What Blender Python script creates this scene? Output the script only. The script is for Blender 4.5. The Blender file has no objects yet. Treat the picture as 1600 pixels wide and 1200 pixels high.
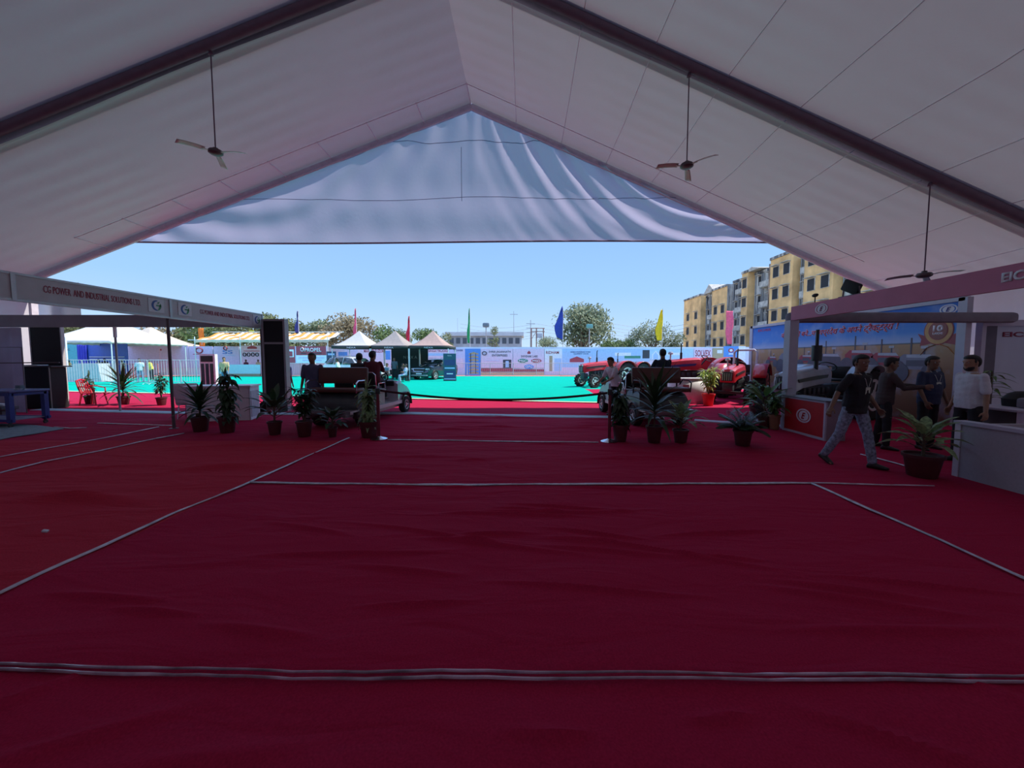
import bpy, bmesh, math, random
from mathutils import Vector, Matrix, Euler
S = bpy.context.scene
COL = S.collection
R = math.radians
# ---------------------------------------------------------------- camera
F, CX, CY, PITCH, YAW, H = 610.0, 817.0, 600.0, R(3.75), R(.3), 1.65
cam = bpy.data.objects.new('camera', bpy.data.cameras.new('camera')); COL.objects.link(cam)
cam.location = (0, 0, H); cam.rotation_euler = (math.pi/2-PITCH, 0, YAW)
cam.data.sensor_width = 36; cam.data.lens = F/1600*36; cam.data.shift_x = -(CX-800)/1600
cam.data.clip_start = .05; cam.data.clip_end = 2000
S.camera = cam
S.view_settings.view_transform = 'Standard'; S.view_settings.look = 'None'
S.view_settings.gamma = 1; S.view_settings.use_curve_mapping = False; S.view_settings.exposure = 0.0
# ---------------------------------------------------------------- sky and sun
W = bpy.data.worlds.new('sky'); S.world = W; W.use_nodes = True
nt = W.node_tree; nt.nodes.clear()
tc = nt.nodes.new('ShaderNodeTexCoord'); sx = nt.nodes.new('ShaderNodeSeparateXYZ'); rp = nt.nodes.new('ShaderNodeValToRGB')
bg = nt.nodes.new('ShaderNodeBackground'); wo = nt.nodes.new('ShaderNodeOutputWorld')
nt.links.new(tc.outputs['Generated'], sx.inputs[0]); nt.links.new(sx.outputs[2], rp.inputs[0])
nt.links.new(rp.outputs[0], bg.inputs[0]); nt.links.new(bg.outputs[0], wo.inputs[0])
el = rp.color_ramp.elements
el[0].position = 0.0; el[0].color = (.60, .78, 1.0, 1)
el[1].position = 1.0; el[1].color = (.34, .52, .95, 1)
for p, c in ((.06, (.50, .72, 1.0, 1)), (.16, (.36, .62, 1.0, 1)), (.35, (.27, .50, .98, 1))):
    e = el.new(p); e.color = c
# the half of the sky behind the camera is brighter (added fill for shaded banner fronts)
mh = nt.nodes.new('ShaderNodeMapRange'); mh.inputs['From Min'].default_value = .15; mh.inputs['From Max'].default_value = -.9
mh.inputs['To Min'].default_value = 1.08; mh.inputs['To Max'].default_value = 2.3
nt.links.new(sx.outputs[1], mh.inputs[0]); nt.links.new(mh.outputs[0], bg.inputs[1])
SUN = bpy.data.objects.new('sun', bpy.data.lights.new('sun', 'SUN')); COL.objects.link(SUN)
SUN.data.energy = 6.2; SUN.data.angle = R(.6); SUN.data.color = (1, .94, .84)
sdir = Vector((math.cos(R(50))*math.cos(R(14)), math.cos(R(50))*math.sin(R(14)), math.sin(R(50))))
SUN.rotation_euler = sdir.to_track_quat('Z', 'Y').to_euler(); SUN.location = sdir*60
S.cycles.max_bounces = 8; S.cycles.diffuse_bounces = 4; S.cycles.transmission_bounces = 6
S.cycles.sample_clamp_indirect = 4; S.cycles.use_denoising = True

# ---------------------------------------------------------------- measuring helpers
def ray(px, py):
    u = (px-CX)/F; v = (CY-py)/F
    y = math.cos(PITCH)+v*math.sin(PITCH); z = -math.sin(PITCH)+v*math.cos(PITCH)
    c, s = math.cos(YAW), math.sin(YAW)
    return u*c-y*s, u*s+y*c, z
def G(px, py, z=0.0):
    x, y, zz = ray(px, py); t = (z-H)/zz
    return x*t, y*t
def at(px, py, Y):
    x, y, z = ray(px, py); t = Y/y
    return x*t, H+z*t
def lerp(a, b, t): return a+(b-a)*t

# ---------------------------------------------------------------- materials
MATS = {}
def mat(name, col, rough=.6, metal=0, var=.08, scale=6, bump=0, bscale=40, trans=0, emit=None, coat=0, tcol=None):
    if name in MATS: return MATS[name]
    m = bpy.data.materials.new(name); m.use_nodes = True; n = m.node_tree; N = n.nodes; L = n.links
    b = N['Principled BSDF']; b.inputs['Roughness'].default_value = rough; b.inputs['Metallic'].default_value = metal
    if coat: b.inputs['Coat Weight'].default_value = coat
    t = N.new('ShaderNodeTexCoord'); ns = N.new('ShaderNodeTexNoise'); ns.inputs['Scale'].default_value = scale; ns.inputs['Detail'].default_value = 5
    L.new(t.outputs['Object'], ns.inputs['Vector'])
    r = N.new('ShaderNodeValToRGB'); L.new(ns.outputs[0], r.inputs[0])
    r.color_ramp.elements[0].position = .3; r.color_ramp.elements[1].position = .7
    r.color_ramp.elements[0].color = tuple(max(0, c*(1-var)) for c in col)+(1,)
    r.color_ramp.elements[1].color = tuple(min(1, c*(1+var)) for c in col)+(1,)
    L.new(r.outputs[0], b.inputs['Base Color'])
    if bump:
        n2 = N.new('ShaderNodeTexNoise'); n2.inputs['Scale'].default_value = bscale; n2.inputs['Detail'].default_value = 4
        L.new(t.outputs['Object'], n2.inputs['Vector'])
        bp = N.new('ShaderNodeBump'); bp.inputs['Strength'].default_value = bump; bp.inputs['Distance'].default_value = .02
        L.new(n2.outputs[0], bp.inputs['Height']); L.new(bp.outputs[0], b.inputs['Normal'])
    if emit:
        b.inputs['Emission Color'].default_value = tuple(emit[:3])+(1,); b.inputs['Emission Strength'].default_value = emit[3]
    if trans:
        tr = N.new('ShaderNodeBsdfTranslucent'); mx = N.new('ShaderNodeMixShader'); mx.inputs[0].default_value = trans
        if tcol: tr.inputs[0].default_value = tuple(tcol)+(1,)
        else: L.new(r.outputs[0], tr.inputs[0])
        L.new(b.outputs[0], mx.inputs[1]); L.new(tr.outputs[0], mx.inputs[2]); L.new(mx.outputs[0], N['Material Output'].inputs[0])
        if bump: L.new(bp.outputs[0], tr.inputs['Normal'])
    MATS[name] = m
    return m
def nodes(m): return m.node_tree.nodes, m.node_tree.links

# ---------------------------------------------------------------- mesh builder
class MB:
    def __init__(s): s.v = []; s.f = []; s.mi = []; s.sm = []; s.M = Matrix(); s.m = 0
    def add(s, vs, fs, smooth=False):
        o = len(s.v); s.v += [s.M @ Vector(p) for p in vs]
        for f in fs: s.f.append([i+o for i in f]); s.mi.append(s.m); s.sm.append(smooth)
        return s
    def box(s, x0, y0, z0, x1, y1, z1):
        return s.add([(x0,y0,z0),(x1,y0,z0),(x1,y1,z0),(x0,y1,z0),(x0,y0,z1),(x1,y0,z1),(x1,y1,z1),(x0,y1,z1)],
                     [(0,3,2,1),(4,5,6,7),(0,1,5,4),(1,2,6,5),(2,3,7,6),(3,0,4,7)])
    def cbox(s, c, d, rot=None):
        m = Matrix.Translation(c) @ (Euler(rot).to_matrix().to_4x4() if rot else Matrix())
        o = s.M; s.M = o @ m; s.box(-d[0]/2,-d[1]/2,-d[2]/2,d[0]/2,d[1]/2,d[2]/2); s.M = o; return s
    def rbox(s, c, d, r=.02, rot=None, seg=2):   # box with rounded edges
        b = bmesh.new(); bmesh.ops.create_cube(b, size=1)
        for v in b.verts: v.co = Vector((v.co.x*d[0], v.co.y*d[1], v.co.z*d[2]))
        bmesh.ops.bevel(b, geom=b.edges[:], offset=min(r, min(d)*.45), segments=seg, affect='EDGES', profile=.5)
        b.verts.index_update(); m = Matrix.Translation(c) @ (Euler(rot).to_matrix().to_4x4() if rot else Matrix())
        s.add([m @ v.co for v in b.verts], [[v.index for v in f.verts] for f in b.faces], True); b.free(); return s
    def frames(s, pts):
        P = [Vector(p) for p in pts]; out = []; up = None
        for i, p in enumerate(P):
            d = (P[min(i+1, len(P)-1)]-P[max(i-1, 0)])
            if d.length < 1e-9: d = Vector((0, 0, 1))
            d.normalize()
            if up is None:
                a = Vector((0, 0, 1)) if abs(d.z) < .9 else Vector((0, 1, 0)); u = d.cross(a).normalized()
            else:
                u = (up-d*up.dot(d)); u = u.normalized() if u.length > 1e-6 else d.orthogonal().normalized()
            up = u; out.append((p, u, d.cross(u)))
        return out
    def tube(s, pts, r, n=8, cap=True, flat=1):
        fr = s.frames(pts); vs = []; fs = []
        for i, (p, u, w) in enumerate(fr):
            rr = r[i] if isinstance(r, (list, tuple)) else r
            for k in range(n):
                a = 2*math.pi*k/n; vs.append(p+u*math.cos(a)*rr+w*math.sin(a)*rr*flat)
        for i in range(len(fr)-1):
            for k in range(n):
                k2 = (k+1) % n; fs.append((i*n+k, i*n+k2, (i+1)*n+k2, (i+1)*n+k))
        if cap: fs += [tuple(range(n-1, -1, -1)), tuple(range((len(fr)-1)*n, len(fr)*n))]
        return s.add(vs, fs, True)
    def loft(s, secs, cap=True):   # secs: rings of equal length
        n = len(secs[0]); vs = [p for r in secs for p in r]; fs = []
        for i in range(len(secs)-1):
            for k in range(n):
                k2 = (k+1) % n; fs.append((i*n+k, i*n+k2, (i+1)*n+k2, (i+1)*n+k))
        if cap: fs += [tuple(range(n-1, -1, -1)), tuple(range((len(secs)-1)*n, len(secs)*n))]
        return s.add(vs, fs, True)
    def lathe(s, prof, c=(0, 0, 0), n=20):
        return s.loft([[(c[0]+r*math.cos(2*math.pi*k/n), c[1]+r*math.sin(2*math.pi*k/n), c[2]+z) for k in range(n)] for r, z in prof])
    def prism(s, poly, a, b, ax='x'):   # poly in the other two coordinates
        def P(p, t): return (t, p[0], p[1]) if ax == 'x' else (p[0], t, p[1]) if ax == 'y' else (p[0], p[1], t)
        n = len(poly); vs = [P(p, a) for p in poly]+[P(p, b) for p in poly]
        return s.add(vs, [tuple(range(n)), tuple(range(2*n-1, n-1, -1))]+[(i, i+n, (i+1) % n+n, (i+1) % n) for i in range(n)])
    def grid(s, fn, nu, nv, smooth=True):
        vs = [fn(i/nu, j/nv) for j in range(nv+1) for i in range(nu+1)]
        return s.add(vs, [(j*(nu+1)+i, j*(nu+1)+i+1, (j+1)*(nu+1)+i+1, (j+1)*(nu+1)+i) for j in range(nv) for i in range(nu)], smooth)
    def ball(s, c, r, n=12):
        r = (r, r, r) if not isinstance(r, (tuple, list)) else r; k = max(4, n//2); secs = []
        for i in range(k+1):
            a = math.pi*i/k; q = max(math.sin(a), .02)
            secs.append([(c[0]+r[0]*q*math.cos(2*math.pi*j/n), c[1]+r[1]*q*math.sin(2*math.pi*j/n), c[2]-r[2]*math.cos(a)) for j in range(n)])
        return s.loft(secs)
    def ring(s, c, R0, r, ax='y', n=24, k=8, a0=0, a1=2*math.pi):
        pts = []
        for i in range(n+1):
            a = a0+(a1-a0)*i/n; q = (R0*math.cos(a), R0*math.sin(a))
            pts.append((c[0]+q[0], c[1], c[2]+q[1]) if ax == 'y' else (c[0], c[1]+q[0], c[2]+q[1]) if ax == 'x' else (c[0]+q[0], c[1]+q[1], c[2]))
        return s.tube(pts, r, k)
    def mesh(s, name):
        me = bpy.data.meshes.new(name); me.from_pydata([tuple(v) for v in s.v], [], s.f)
        for p, sm, mi in zip(me.polygons, s.sm, s.mi): p.use_smooth = sm; p.material_index = mi
        b = bmesh.new(); b.from_mesh(me); bmesh.ops.recalc_face_normals(b, faces=b.faces); b.to_mesh(me); b.free()
        me.set_sharp_from_angle(angle=R(38))
        return me
    def build(s, name, mats, parent=None, solid=0):
        if not s.v: return None
        me = s.mesh(name)
        for m in (mats if isinstance(mats, (list, tuple)) else [mats]): me.materials.append(m)
        o = bpy.data.objects.new(name, me); COL.objects.link(o)
        if parent: o.parent = parent
        if solid:
            md = o.modifiers.new('thick', 'SOLIDIFY'); md.thickness = solid; md.offset = 0
        return o
def tag(o, label=None, cat=None, group=None, kind=None):
    if label: o['label'] = label
    if cat: o['category'] = cat
    if group: o['group'] = group
    if kind: o['kind'] = kind
    return o
def thing(name, label, cat, loc=(0, 0, 0), rz=0, group=None):
    o = bpy.data.objects.new(name, None); COL.objects.link(o); o.empty_display_size = .2
    o.location = loc; o.rotation_euler = (0, 0, rz)
    return tag(o, label, cat, group)
def dup(root, loc, rz=0, label=None, group=None):
    def cp(o, par):
        c = o.copy(); COL.objects.link(c)
        if par: c.parent = par
        for ch in list(o.children): cp(ch, c)
        return c
    r = cp(root, None); r.location = loc; r.rotation_euler = (0, 0, rz)
    if label: r['label'] = label
    if group: r['group'] = group
    return r
def voxel(mb, size, smooth=3):
    """one continuous skin over everything collected in mb"""
    me = mb.mesh('tmp'); o = bpy.data.objects.new('tmp', me); COL.objects.link(o)
    md = o.modifiers.new('r', 'REMESH'); md.mode = 'VOXEL'; md.voxel_size = size; md.use_smooth_shade = True
    if smooth: ms = o.modifiers.new('s', 'SMOOTH'); ms.factor = .5; ms.iterations = smooth
    dg = bpy.context.evaluated_depsgraph_get(); out = bpy.data.meshes.new_from_object(o.evaluated_get(dg))
    bpy.data.objects.remove(o); bpy.data.meshes.remove(me)
    for p in out.polygons: p.use_smooth = True
    return out
def mobj(name, me, m, parent=None):
    me.materials.clear()
    for x in (m if isinstance(m, (list, tuple)) else [m]): me.materials.append(x)
    me.name = name; o = bpy.data.objects.new(name, me); COL.objects.link(o)
    if parent: o.parent = parent
    return o
def text(s, name, w, h, m, parent, loc, rot, depth=.004, shear=0, bold=0):
    """lettering fitted into w x h metres, centred on loc"""
    cu = bpy.data.curves.new(name, 'FONT'); cu.body = s; cu.align_x = 'CENTER'; cu.size = 1; cu.extrude = .0; cu.shear = shear; cu.offset = bold
    cu.resolution_u = 3
    o = bpy.data.objects.new(name, cu); COL.objects.link(o)
    dg = bpy.context.evaluated_depsgraph_get(); me = bpy.data.meshes.new_from_object(o.evaluated_get(dg))
    bpy.data.objects.remove(o); bpy.data.curves.remove(cu)
    if not me.vertices: return None
    xs = [v.co.x for v in me.vertices]; ys = [v.co.y for v in me.vertices]
    cx, cy, dx, dy = (max(xs)+min(xs))/2, (max(ys)+min(ys))/2, max(xs)-min(xs), max(ys)-min(ys)
    for v in me.vertices: v.co = Vector(((v.co.x-cx)/dx*w, (v.co.y-cy)/dy*h, 0))
    ob = mobj(name, me, m, parent); ob.location = loc; ob.rotation_euler = rot
    md = ob.modifiers.new('t', 'SOLIDIFY'); md.thickness = depth; md.offset = 1
    return ob
FRONT = (math.pi/2, 0, 0)            # sign that faces -Y
FACE_R = (math.pi/2, 0, math.pi/2)   # sign that faces +X
FACE_L = (math.pi/2, 0, -math.pi/2)  # sign that faces -X
def cloth(n, c, r=.85): return mat('cloth_'+n, c, r, var=.1, scale=9, bump=.2, bscale=30)
white = cloth('white', (.62, .62, .66))
def oval(c, u, w, a, b, n=16, sq=2.3):
    out = []
    for k in range(n):
        t = 2*math.pi*k/n; ct, st = math.cos(t), math.sin(t)
        q = (abs(ct)**sq+abs(st)**sq)**(-1/sq); out.append(c+u*a*ct*q+w*b*st*q)
    return out
# ================================================================ tent, ground, carpets
YO, Y1, YB = 14.0, 9.0, -16.0
AX, AZ, SL, SR = -1.85, 10.42, .371, .432
XL, XR = -17.6, 13.6
def roofz(x): return AZ-(AX-x)*SL if x < AX else AZ-(x-AX)*SR
fabric = mat('roof_fabric', (.70, .68, .69), .85, var=.04, scale=.7, bump=.5, bscale=4, trans=.30, tcol=(.14, .131, .14))
frame_m = mat('painted_frame', (.50, .48, .56), .5, metal=.2)
seam_m = mat('seam', (.74, .68, .74), .7)
beam_dark = mat('beam_shadow_gap', (.16, .11, .15), .8); beam_light = mat('opening_beam', (.62, .60, .70), .45)  # dark tone puts the shade along the inner frames into the colour
wallfab = mat('wall_fabric', (.62, .60, .66), .9, var=.05, scale=1, bump=.3, bscale=5, trans=.25, tcol=(.45, .44, .5))
rnd = random.Random(3)
def lining(side, y0, y1, name):
    b = MB(); x0, x1 = (AX, XL-1.0) if side < 0 else (AX, XR+1.0)
    def fn(u, v):
        x = lerp(x0, x1, u); y = lerp(y0, y1, v)
        z = roofz(x)-.10*math.sin(math.pi*v)*(.6+.4*math.sin(u*9+y0)) - .03
        z += .012*math.sin(v*60+u*5)*math.sin(u*11+1) - .26*math.exp(-((y-y0)/.22)**2)*(1+.15*math.sin(u*14))
        return (x, y, z)
    b.grid(fn, 60, 90)
    o = b.build(name, fabric); tag(o, kind='structure'); return o
yy = YO; k = 0
while yy > YB:
    y0 = yy-5.0
    lining(-1, y0, yy, 'ceiling'); lining(1, y0, yy, 'ceiling'); yy -= 5.0
# frames: wrapped beams following the gable
for y in (YO, Y1, 4, -1, -6, -11, -16):
    b = MB(); d = .095 if y != YO else .10
    for s, xe in ((-1, XL), (1, XR)):
        zz = roofz(xe); xm = xe
        P = [(AX, roofz(AX)), (xm, zz)]
        pts = [(lerp(P[0][0], P[1][0], t/12), y-(.13 if y != YO else 0), lerp(P[0][1], P[1][1], t/12)-.15) for t in range(13)]
        b.tube(pts, d, 12, flat=1.15)
        if y != YO:
            pass
    b.box(XL-.1, y-.1, 0, XL+.1, y+.1, roofz(XL)); b.box(XR-.1, y-.1, 0, XR+.1, y+.1, roofz(XR))
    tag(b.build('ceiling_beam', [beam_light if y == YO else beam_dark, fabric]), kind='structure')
for y in (Y1, 4, -1, -6, -11):  # dark strips added above the lining gaps to make the shaded band
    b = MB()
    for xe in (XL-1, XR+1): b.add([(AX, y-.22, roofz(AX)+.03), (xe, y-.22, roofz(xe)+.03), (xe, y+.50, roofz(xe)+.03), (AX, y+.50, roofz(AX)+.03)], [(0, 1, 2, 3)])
    tag(b.build('ceiling_shade_strip', beam_dark, solid=.01), kind='structure')
# purlin seams along the roof, and the short struts and chord of the end truss
b = MB()
for x in [AX+1.55*i for i in range(1, 10)]:
    b.tube([(x, Y1+.2, roofz(x)-.05), (x, (Y1+YO)/2, roofz(x)-.155), (x, YO-.1, roofz(x)-.06)], .009, 5)
    b.tube([(x, 4.2, roofz(x)-.06), (x, 6.5, roofz(x)-.155), (x, Y1-.2, roofz(x)-.06)], .009, 5)
for x in [AX-1.6*i for i in range(1, 9)]+[AX]:
    b.tube([(x, YO-1.1, roofz(x)-.10), (x, YO-.02, roofz(x)-.14)], .018, 5)
for i in range(1, 9):
    for s in (-1, 1):
        xa, xb = AX+s*1.6*(i-1), AX+s*1.6*i
        if XL < xb < XR: b.tube([(xa, YO-1.1, roofz(xa)-.12), (xb, YO-1.1, roofz(xb)-.12)], .012, 5)
tag(b.build('ceiling_purlins', seam_m), kind='structure')
# edge tube of the opening
b = MB()
for xe in (XL, XR): b.tube([(AX, YO-.12, roofz(AX)-.30), (xe, YO-.12, roofz(xe)-.30)], .022, 6)
tag(b.build('ceiling_edge_rail', seam_m), kind='structure')
# side and back walls
def wall(name, p0, p1, zt, m=wallfab, n=80, amp=.05, z0=0):
    b = MB(); d = Vector((p1[0]-p0[0], p1[1]-p0[1], 0)); L = d.length; d.normalize(); nn = Vector((-d.y, d.x, 0))
    def fn(u, v):
        p = Vector((p0[0], p0[1], 0))+d*L*u+nn*amp*math.sin(u*L*5+math.sin(u*23))*(1-.4*v)
        return (p.x, p.y, lerp(z0, zt(p) if callable(zt) else zt, v))
    b.grid(fn, n, 8); return tag(b.build(name, m), kind='structure')
wall('wall_left', (XL, YB), (XL, YO), roofz(XL))
wall('wall_right', (XR, YB), (XR, YO), roofz(XR))
wall('wall_back', (XL, YB), (XR, YB), lambda p: roofz(p.x))
# gable drape over the opening
drape_m = mat('drape_fabric', (.66, .68, .80), .85, var=.03, scale=.5, bump=.15, bscale=9, trans=.48, tcol=(.56, .53, .72))
b = MB()
zb = 5.72; xl, xr = AX-(AZ-zb)/SL+.1, AX+(AZ-zb)/SR-.1
def fn(u, v):
    x = lerp(xl, xr, u); zt = roofz(x)-.12; sag = -.05*math.sin(u*math.pi*2)
    z = lerp(zb+.06*(1-u)+sag, max(zt, zb+.02), v)
    e = (z-zb)/(AZ-zb); cxn = abs(x-AX)
    ph = 0
    # diagonal swags that run down from the rafters, stronger on the right
    near = max(0, 1-(roofz(x)-z)/2.6); e0 = max(0, e)
    if x > AX:      # arcs that sweep down from the right rafter and flatten out
        dd = math.hypot(x-7.2, z-11.6); ph = (.080*math.sin(dd*7.5+.6*math.sin(x*1.1))+.035*math.sin(dd*15+x))*min(1, (x-AX)/2)*(.15+.85*near)
    else: dd = math.hypot(x+9.6, z-11.2); ph = .050*math.sin(dd*6)*(.1+.9*near)*min(1, (AX-x)/1.5)
    ph += .03*math.sin(z*4+.2*x)*(1-e)**2 + .05*math.exp(-((x-AX-.1)/.16)**2)*e0**2
    ph += .006*math.sin(x*5+z*2)
    return (x, YO+.12+ph-.25*math.sin(math.pi*min(1, max(0, e)))*.6, z)
b.grid(fn, 260, 60)
dr = b.build('gable_drape', drape_m); tag(dr, 'pale lavender fabric drape filling the gable above the tent opening', 'drape')
b = MB()
for zf in (.31, .72):
    z = lerp(zb, AZ, zf)
    pts = []
    for i in range(41):
        x = lerp(AX-(AZ-z)/SL+.3, AX+(AZ-z)/SR-.3, i/40); u = (x-xl)/(xr-xl); vv = (z-zb)/max(.05, (roofz(x)-.12-zb))
        q = fn(u, min(1, vv+.012*math.sin(i*.35))); pts.append((q[0], q[1]-.02, q[2]))
    b.tube(pts, .009, 5)
q0 = [fn((AX-.35-xl)/(xr-xl), t) for t in [.31+.041*k for k in range(11)]]
b.tube([(q[0], q[1]-.02, q[2]) for q in q0], .009, 5)
b.build('stitching', mat('stitch', (.16, .17, .32), .9), dr)
b = MB(); b.tube([(lerp(xl+.2, xr-.2, t/30), YO+.1, zb+.06*(1-t/30)-.05*math.sin(t/30*math.pi*2)) for t in range(31)], .03, 8)
b.build('hem_pipe', mat('pipe', (.25, .2, .28), .6), dr)

# ---- ground
gm = mat('dusty_ground', (.52, .44, .34), .95, var=.15, scale=.4, bump=.4, bscale=8)
b = MB(); b.box(-260, -60, -.3, 260, 420, -.03); tag(b.build('ground', gm), kind='structure')
def carpet_mat(name, col, seed=0, amp=.6):
    m = bpy.data.materials.new(name); m.use_nodes = True; N, L = nodes(m); p = N['Principled BSDF']
    p.inputs['Roughness'].default_value = .92; p.inputs['Specular IOR Level'].default_value = .05
    
    t = N.new('ShaderNodeTexCoord'); mp = N.new('ShaderNodeMapping'); mp.inputs['Scale'].default_value = (.9, 2.6, 1); mp.inputs['Location'].default_value = (seed, seed*2, 0)
    L.new(t.outputs['Object'], mp.inputs[0])
    a = N.new('ShaderNodeTexNoise'); a.inputs['Scale'].default_value = 1.1; a.inputs['Detail'].default_value = 3; a.inputs['Distortion'].default_value = .6; L.new(mp.outputs[0], a.inputs[0])
    c = N.new('ShaderNodeTexNoise'); c.inputs['Scale'].default_value = 90; c.inputs['Detail'].default_value = 2; L.new(t.outputs['Object'], c.inputs[0])
    r = N.new('ShaderNodeValToRGB'); L.new(c.outputs[0], r.inputs[0])
    r.color_ramp.elements[0].position = .25; r.color_ramp.elements[1].position = .75
    r.color_ramp.elements[0].color = tuple(x*.8 for x in col)+(1,); r.color_ramp.elements[1].color = tuple(min(1, x*1.15) for x in col)+(1,)
    L.new(r.outputs[0], p.inputs['Base Color'])
    ad = N.new('ShaderNodeMath'); ad.operation = 'MULTIPLY_ADD'; ad.inputs[1].default_value = .03; L.new(c.outputs[0], ad.inputs[0]); L.new(a.outputs[0], ad.inputs[2])
    bp = N.new('ShaderNodeBump'); bp.inputs['Strength'].default_value = amp; bp.inputs['Distance'].default_value = .10
    L.new(ad.outputs[0], bp.inputs['Height']); L.new(bp.outputs[0], p.inputs['Normal'])
    return m
red = carpet_mat('red_carpet', (.42, .017, .062)); red2 = carpet_mat('red_carpet_worn', (.50, .030, .06), 5)
def sheet(name, x0, x1, y0, y1, m, z=0.0, folds=(), nu=60, nv=60, kind='structure', amp=.006):
    b = MB()
    def fn(u, v):
        x = lerp(x0, x1, u); y = lerp(y0, y1, v); h = z
        h += amp*math.sin(y*5.3+1.3*math.sin(x*.8)+x*.3)*math.sin(x*1.7+y*.4)
        for (fx, fy, L, a, w) in folds:      # long low wrinkles
            dx, dy = x-fx, y-fy; c, s = math.cos(a), math.sin(a); q = dx*c+dy*s; p = -dx*s+dy*c+.04*math.sin(q*2.2)
            if abs(q) < L: h += .028*math.exp(-(p/w)**2)*math.cos(q/L*math.pi/2)
        return (x, y, h)
    b.grid(fn, nu, nv); o = b.build(name, m); tag(o, kind=kind); return o
fr = random.Random(8)
F1 = [(fr.uniform(-3, 3), fr.uniform(2.2, 5), fr.uniform(.3, .9), R(fr.uniform(-14, 10)), fr.uniform(.02, .035)) for _ in range(26)]
F1 += [(-.6, 3.5, 1.6, R(-14), .03), (.2, 4.1, 1.4, R(4), .03), (1.2, 3.25, 1.0, R(-18), .025), (-1.5, 3.2, 1.0, R(6), .03)]
F2 = [(fr.uniform(-3.4, 3.6), fr.uniform(5.3, 7.5), fr.uniform(.3, 1), R(fr.uniform(-8, 8)), .035) for _ in range(10)]
F3 = [(fr.uniform(-3.4, 3.6), fr.uniform(8, 11.2), fr.uniform(.3, 1), R(fr.uniform(-12, 8)), .05) for _ in range(26)]
sheet('floor', -3.66, 3.76, 1.93, 5.05, red, folds=F1, nu=240, nv=240)
F0 = [(-1.9, 1.6, .5, R(30), .04), (-1.3, 1.5, .5, R(12), .05), (.1, 1.62, .25, R(2), .02), (-2.5, 1.75, .4, R(50), .03), (1.6, 1.6, .5, R(-20), .03), (2.4, 1.75, .3, R(-50), .03), (.9, 1.7, .2, R(10), .02)]
sheet('floor', -17.5, 13.5, -16, -1, red, nu=30, nv=30)
sheet('floor', -8, 8, -1, 1.93, red, folds=F0, nu=300, nv=120)
sheet('floor', -17.5, -8, -1, 1.93, red); sheet('floor', 8, 13.5, -1, 1.93, red)
sheet('floor', -3.66, 13.5, 5.05, 7.72, red, folds=F2, nu=160, nv=80)
sheet('floor', -17.5, 13.5, 7.72, 11.45, red, folds=F3, nu=260, nv=120)
FL = [(fr.uniform(-7, -4), fr.uniform(4, 7.4), fr.uniform(.5, 1.6), R(fr.uniform(-5, 25)), .08) for _ in range(12)]
sheet('floor', -17.5, -3.66, 1.93, 7.72, red2, folds=FL, nu=160, nv=100)
sheet('floor', 3.76, 13.5, 1.93, 5.05, red, nu=80, nv=60)
sheet('floor', -17.5, 13.5, 11.45, 15.0, red, nu=100, nv=50)
sheet('floor', 3.2, 22, 15.0, 21, red, nu=60, nv=40)
sheet('floor', -34, 3.2, 15.0, 21, red, nu=60, nv=30)
grn = carpet_mat('green_carpet', (.0, .42, .31), 2, 1.0)
b = MB(); gy = lambda x: 14.35 + max(0, 3.2-x)*.19
b.grid(lambda u, v: (lerp(-34, 3.2, u), lerp(gy(lerp(-34, 3.2, u)), 35.9, v), .022+.008*math.sin(v*60+u*9)*math.sin(u*30)), 100, 100)
tag(b.build('floor', grn), kind='structure')
sheet('floor', 3.2, 22, 21, 35.9, grn, nu=40, nv=40, amp=.015)
b = MB(); b.add([(-34, gy(-34)-.16, .03), (3.2, gy(3.2)-.16, .03), (3.2, gy(3.2)+.02, .034), (-34, gy(-34)+.02, .034)], [(0, 1, 2, 3)]); tag(b.build('trim_1', mat('cream_binding', (.75, .66, .42), .8)), kind='structure')
b = MB(); b.box(-45, 35.9, -.02, 40, 37.2, .012); tag(b.build('trim_2', mat('red_matting', (.62, .10, .07), .9)), kind='structure')
# ================================================================ potted plants
pot_m = mat('pot_maroon', (.085, .016, .02), .55, var=.15, scale=5, bump=.1, bscale=20)
soil_m = mat('potting_soil', (.05, .03, .02), .95, bump=.6, bscale=50)
leaf_d = mat('leaf_dark_green', (.028, .06, .022), .4, var=.35, scale=9, trans=.2)
leaf_m = mat('leaf_green', (.09, .19, .05), .42, var=.35, scale=7, trans=.25)
leaf_y = mat('leaf_yellow_green', (.42, .52, .12), .45, var=.35, scale=9, trans=.3)
leaf_c = mat('leaf_patched', (.22, .32, .14), .45, var=.6, scale=25, trans=.25)
stem_m = mat('plant_stem', (.10, .12, .04), .6); trunkm = mat('woody_stem', (.12, .08, .05), .8)
def blade(b, base, dirv, L, w, droop, n=7, fold=.25, m=0, wave=0, tip=.35):
    """one arching leaf, pointed, folded along its midrib"""
    b.m = m; d = Vector(dirv).normalized(); p = Vector(base); side = d.cross(Vector((0, 0, 1)))
    side = side.normalized() if side.length > .05 else Vector((1, 0, 0))
    rows = []
    for i in range(n+1):
        t = i/n; wd = w*(math.sin(math.pi*min(1, t*.92+.06)**(.75 if tip < .5 else 1.2)))*.5
        nn = side.cross(d).normalized()
        wv = nn*wave*math.sin(t*9)*wd
        rows.append([p-side*wd+nn*fold*wd+wv, p, p+side*wd+nn*fold*wd-wv])
        d = (d+Vector((0, 0, -droop/n))).normalized(); p = p+d*(L/n)
    vs = [q for r in rows for q in r]
    b.add(vs, [(i*3+j, i*3+j+1, (i+1)*3+j+1, (i+1)*3+j) for i in range(n) for j in (0, 1)], True)
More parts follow.
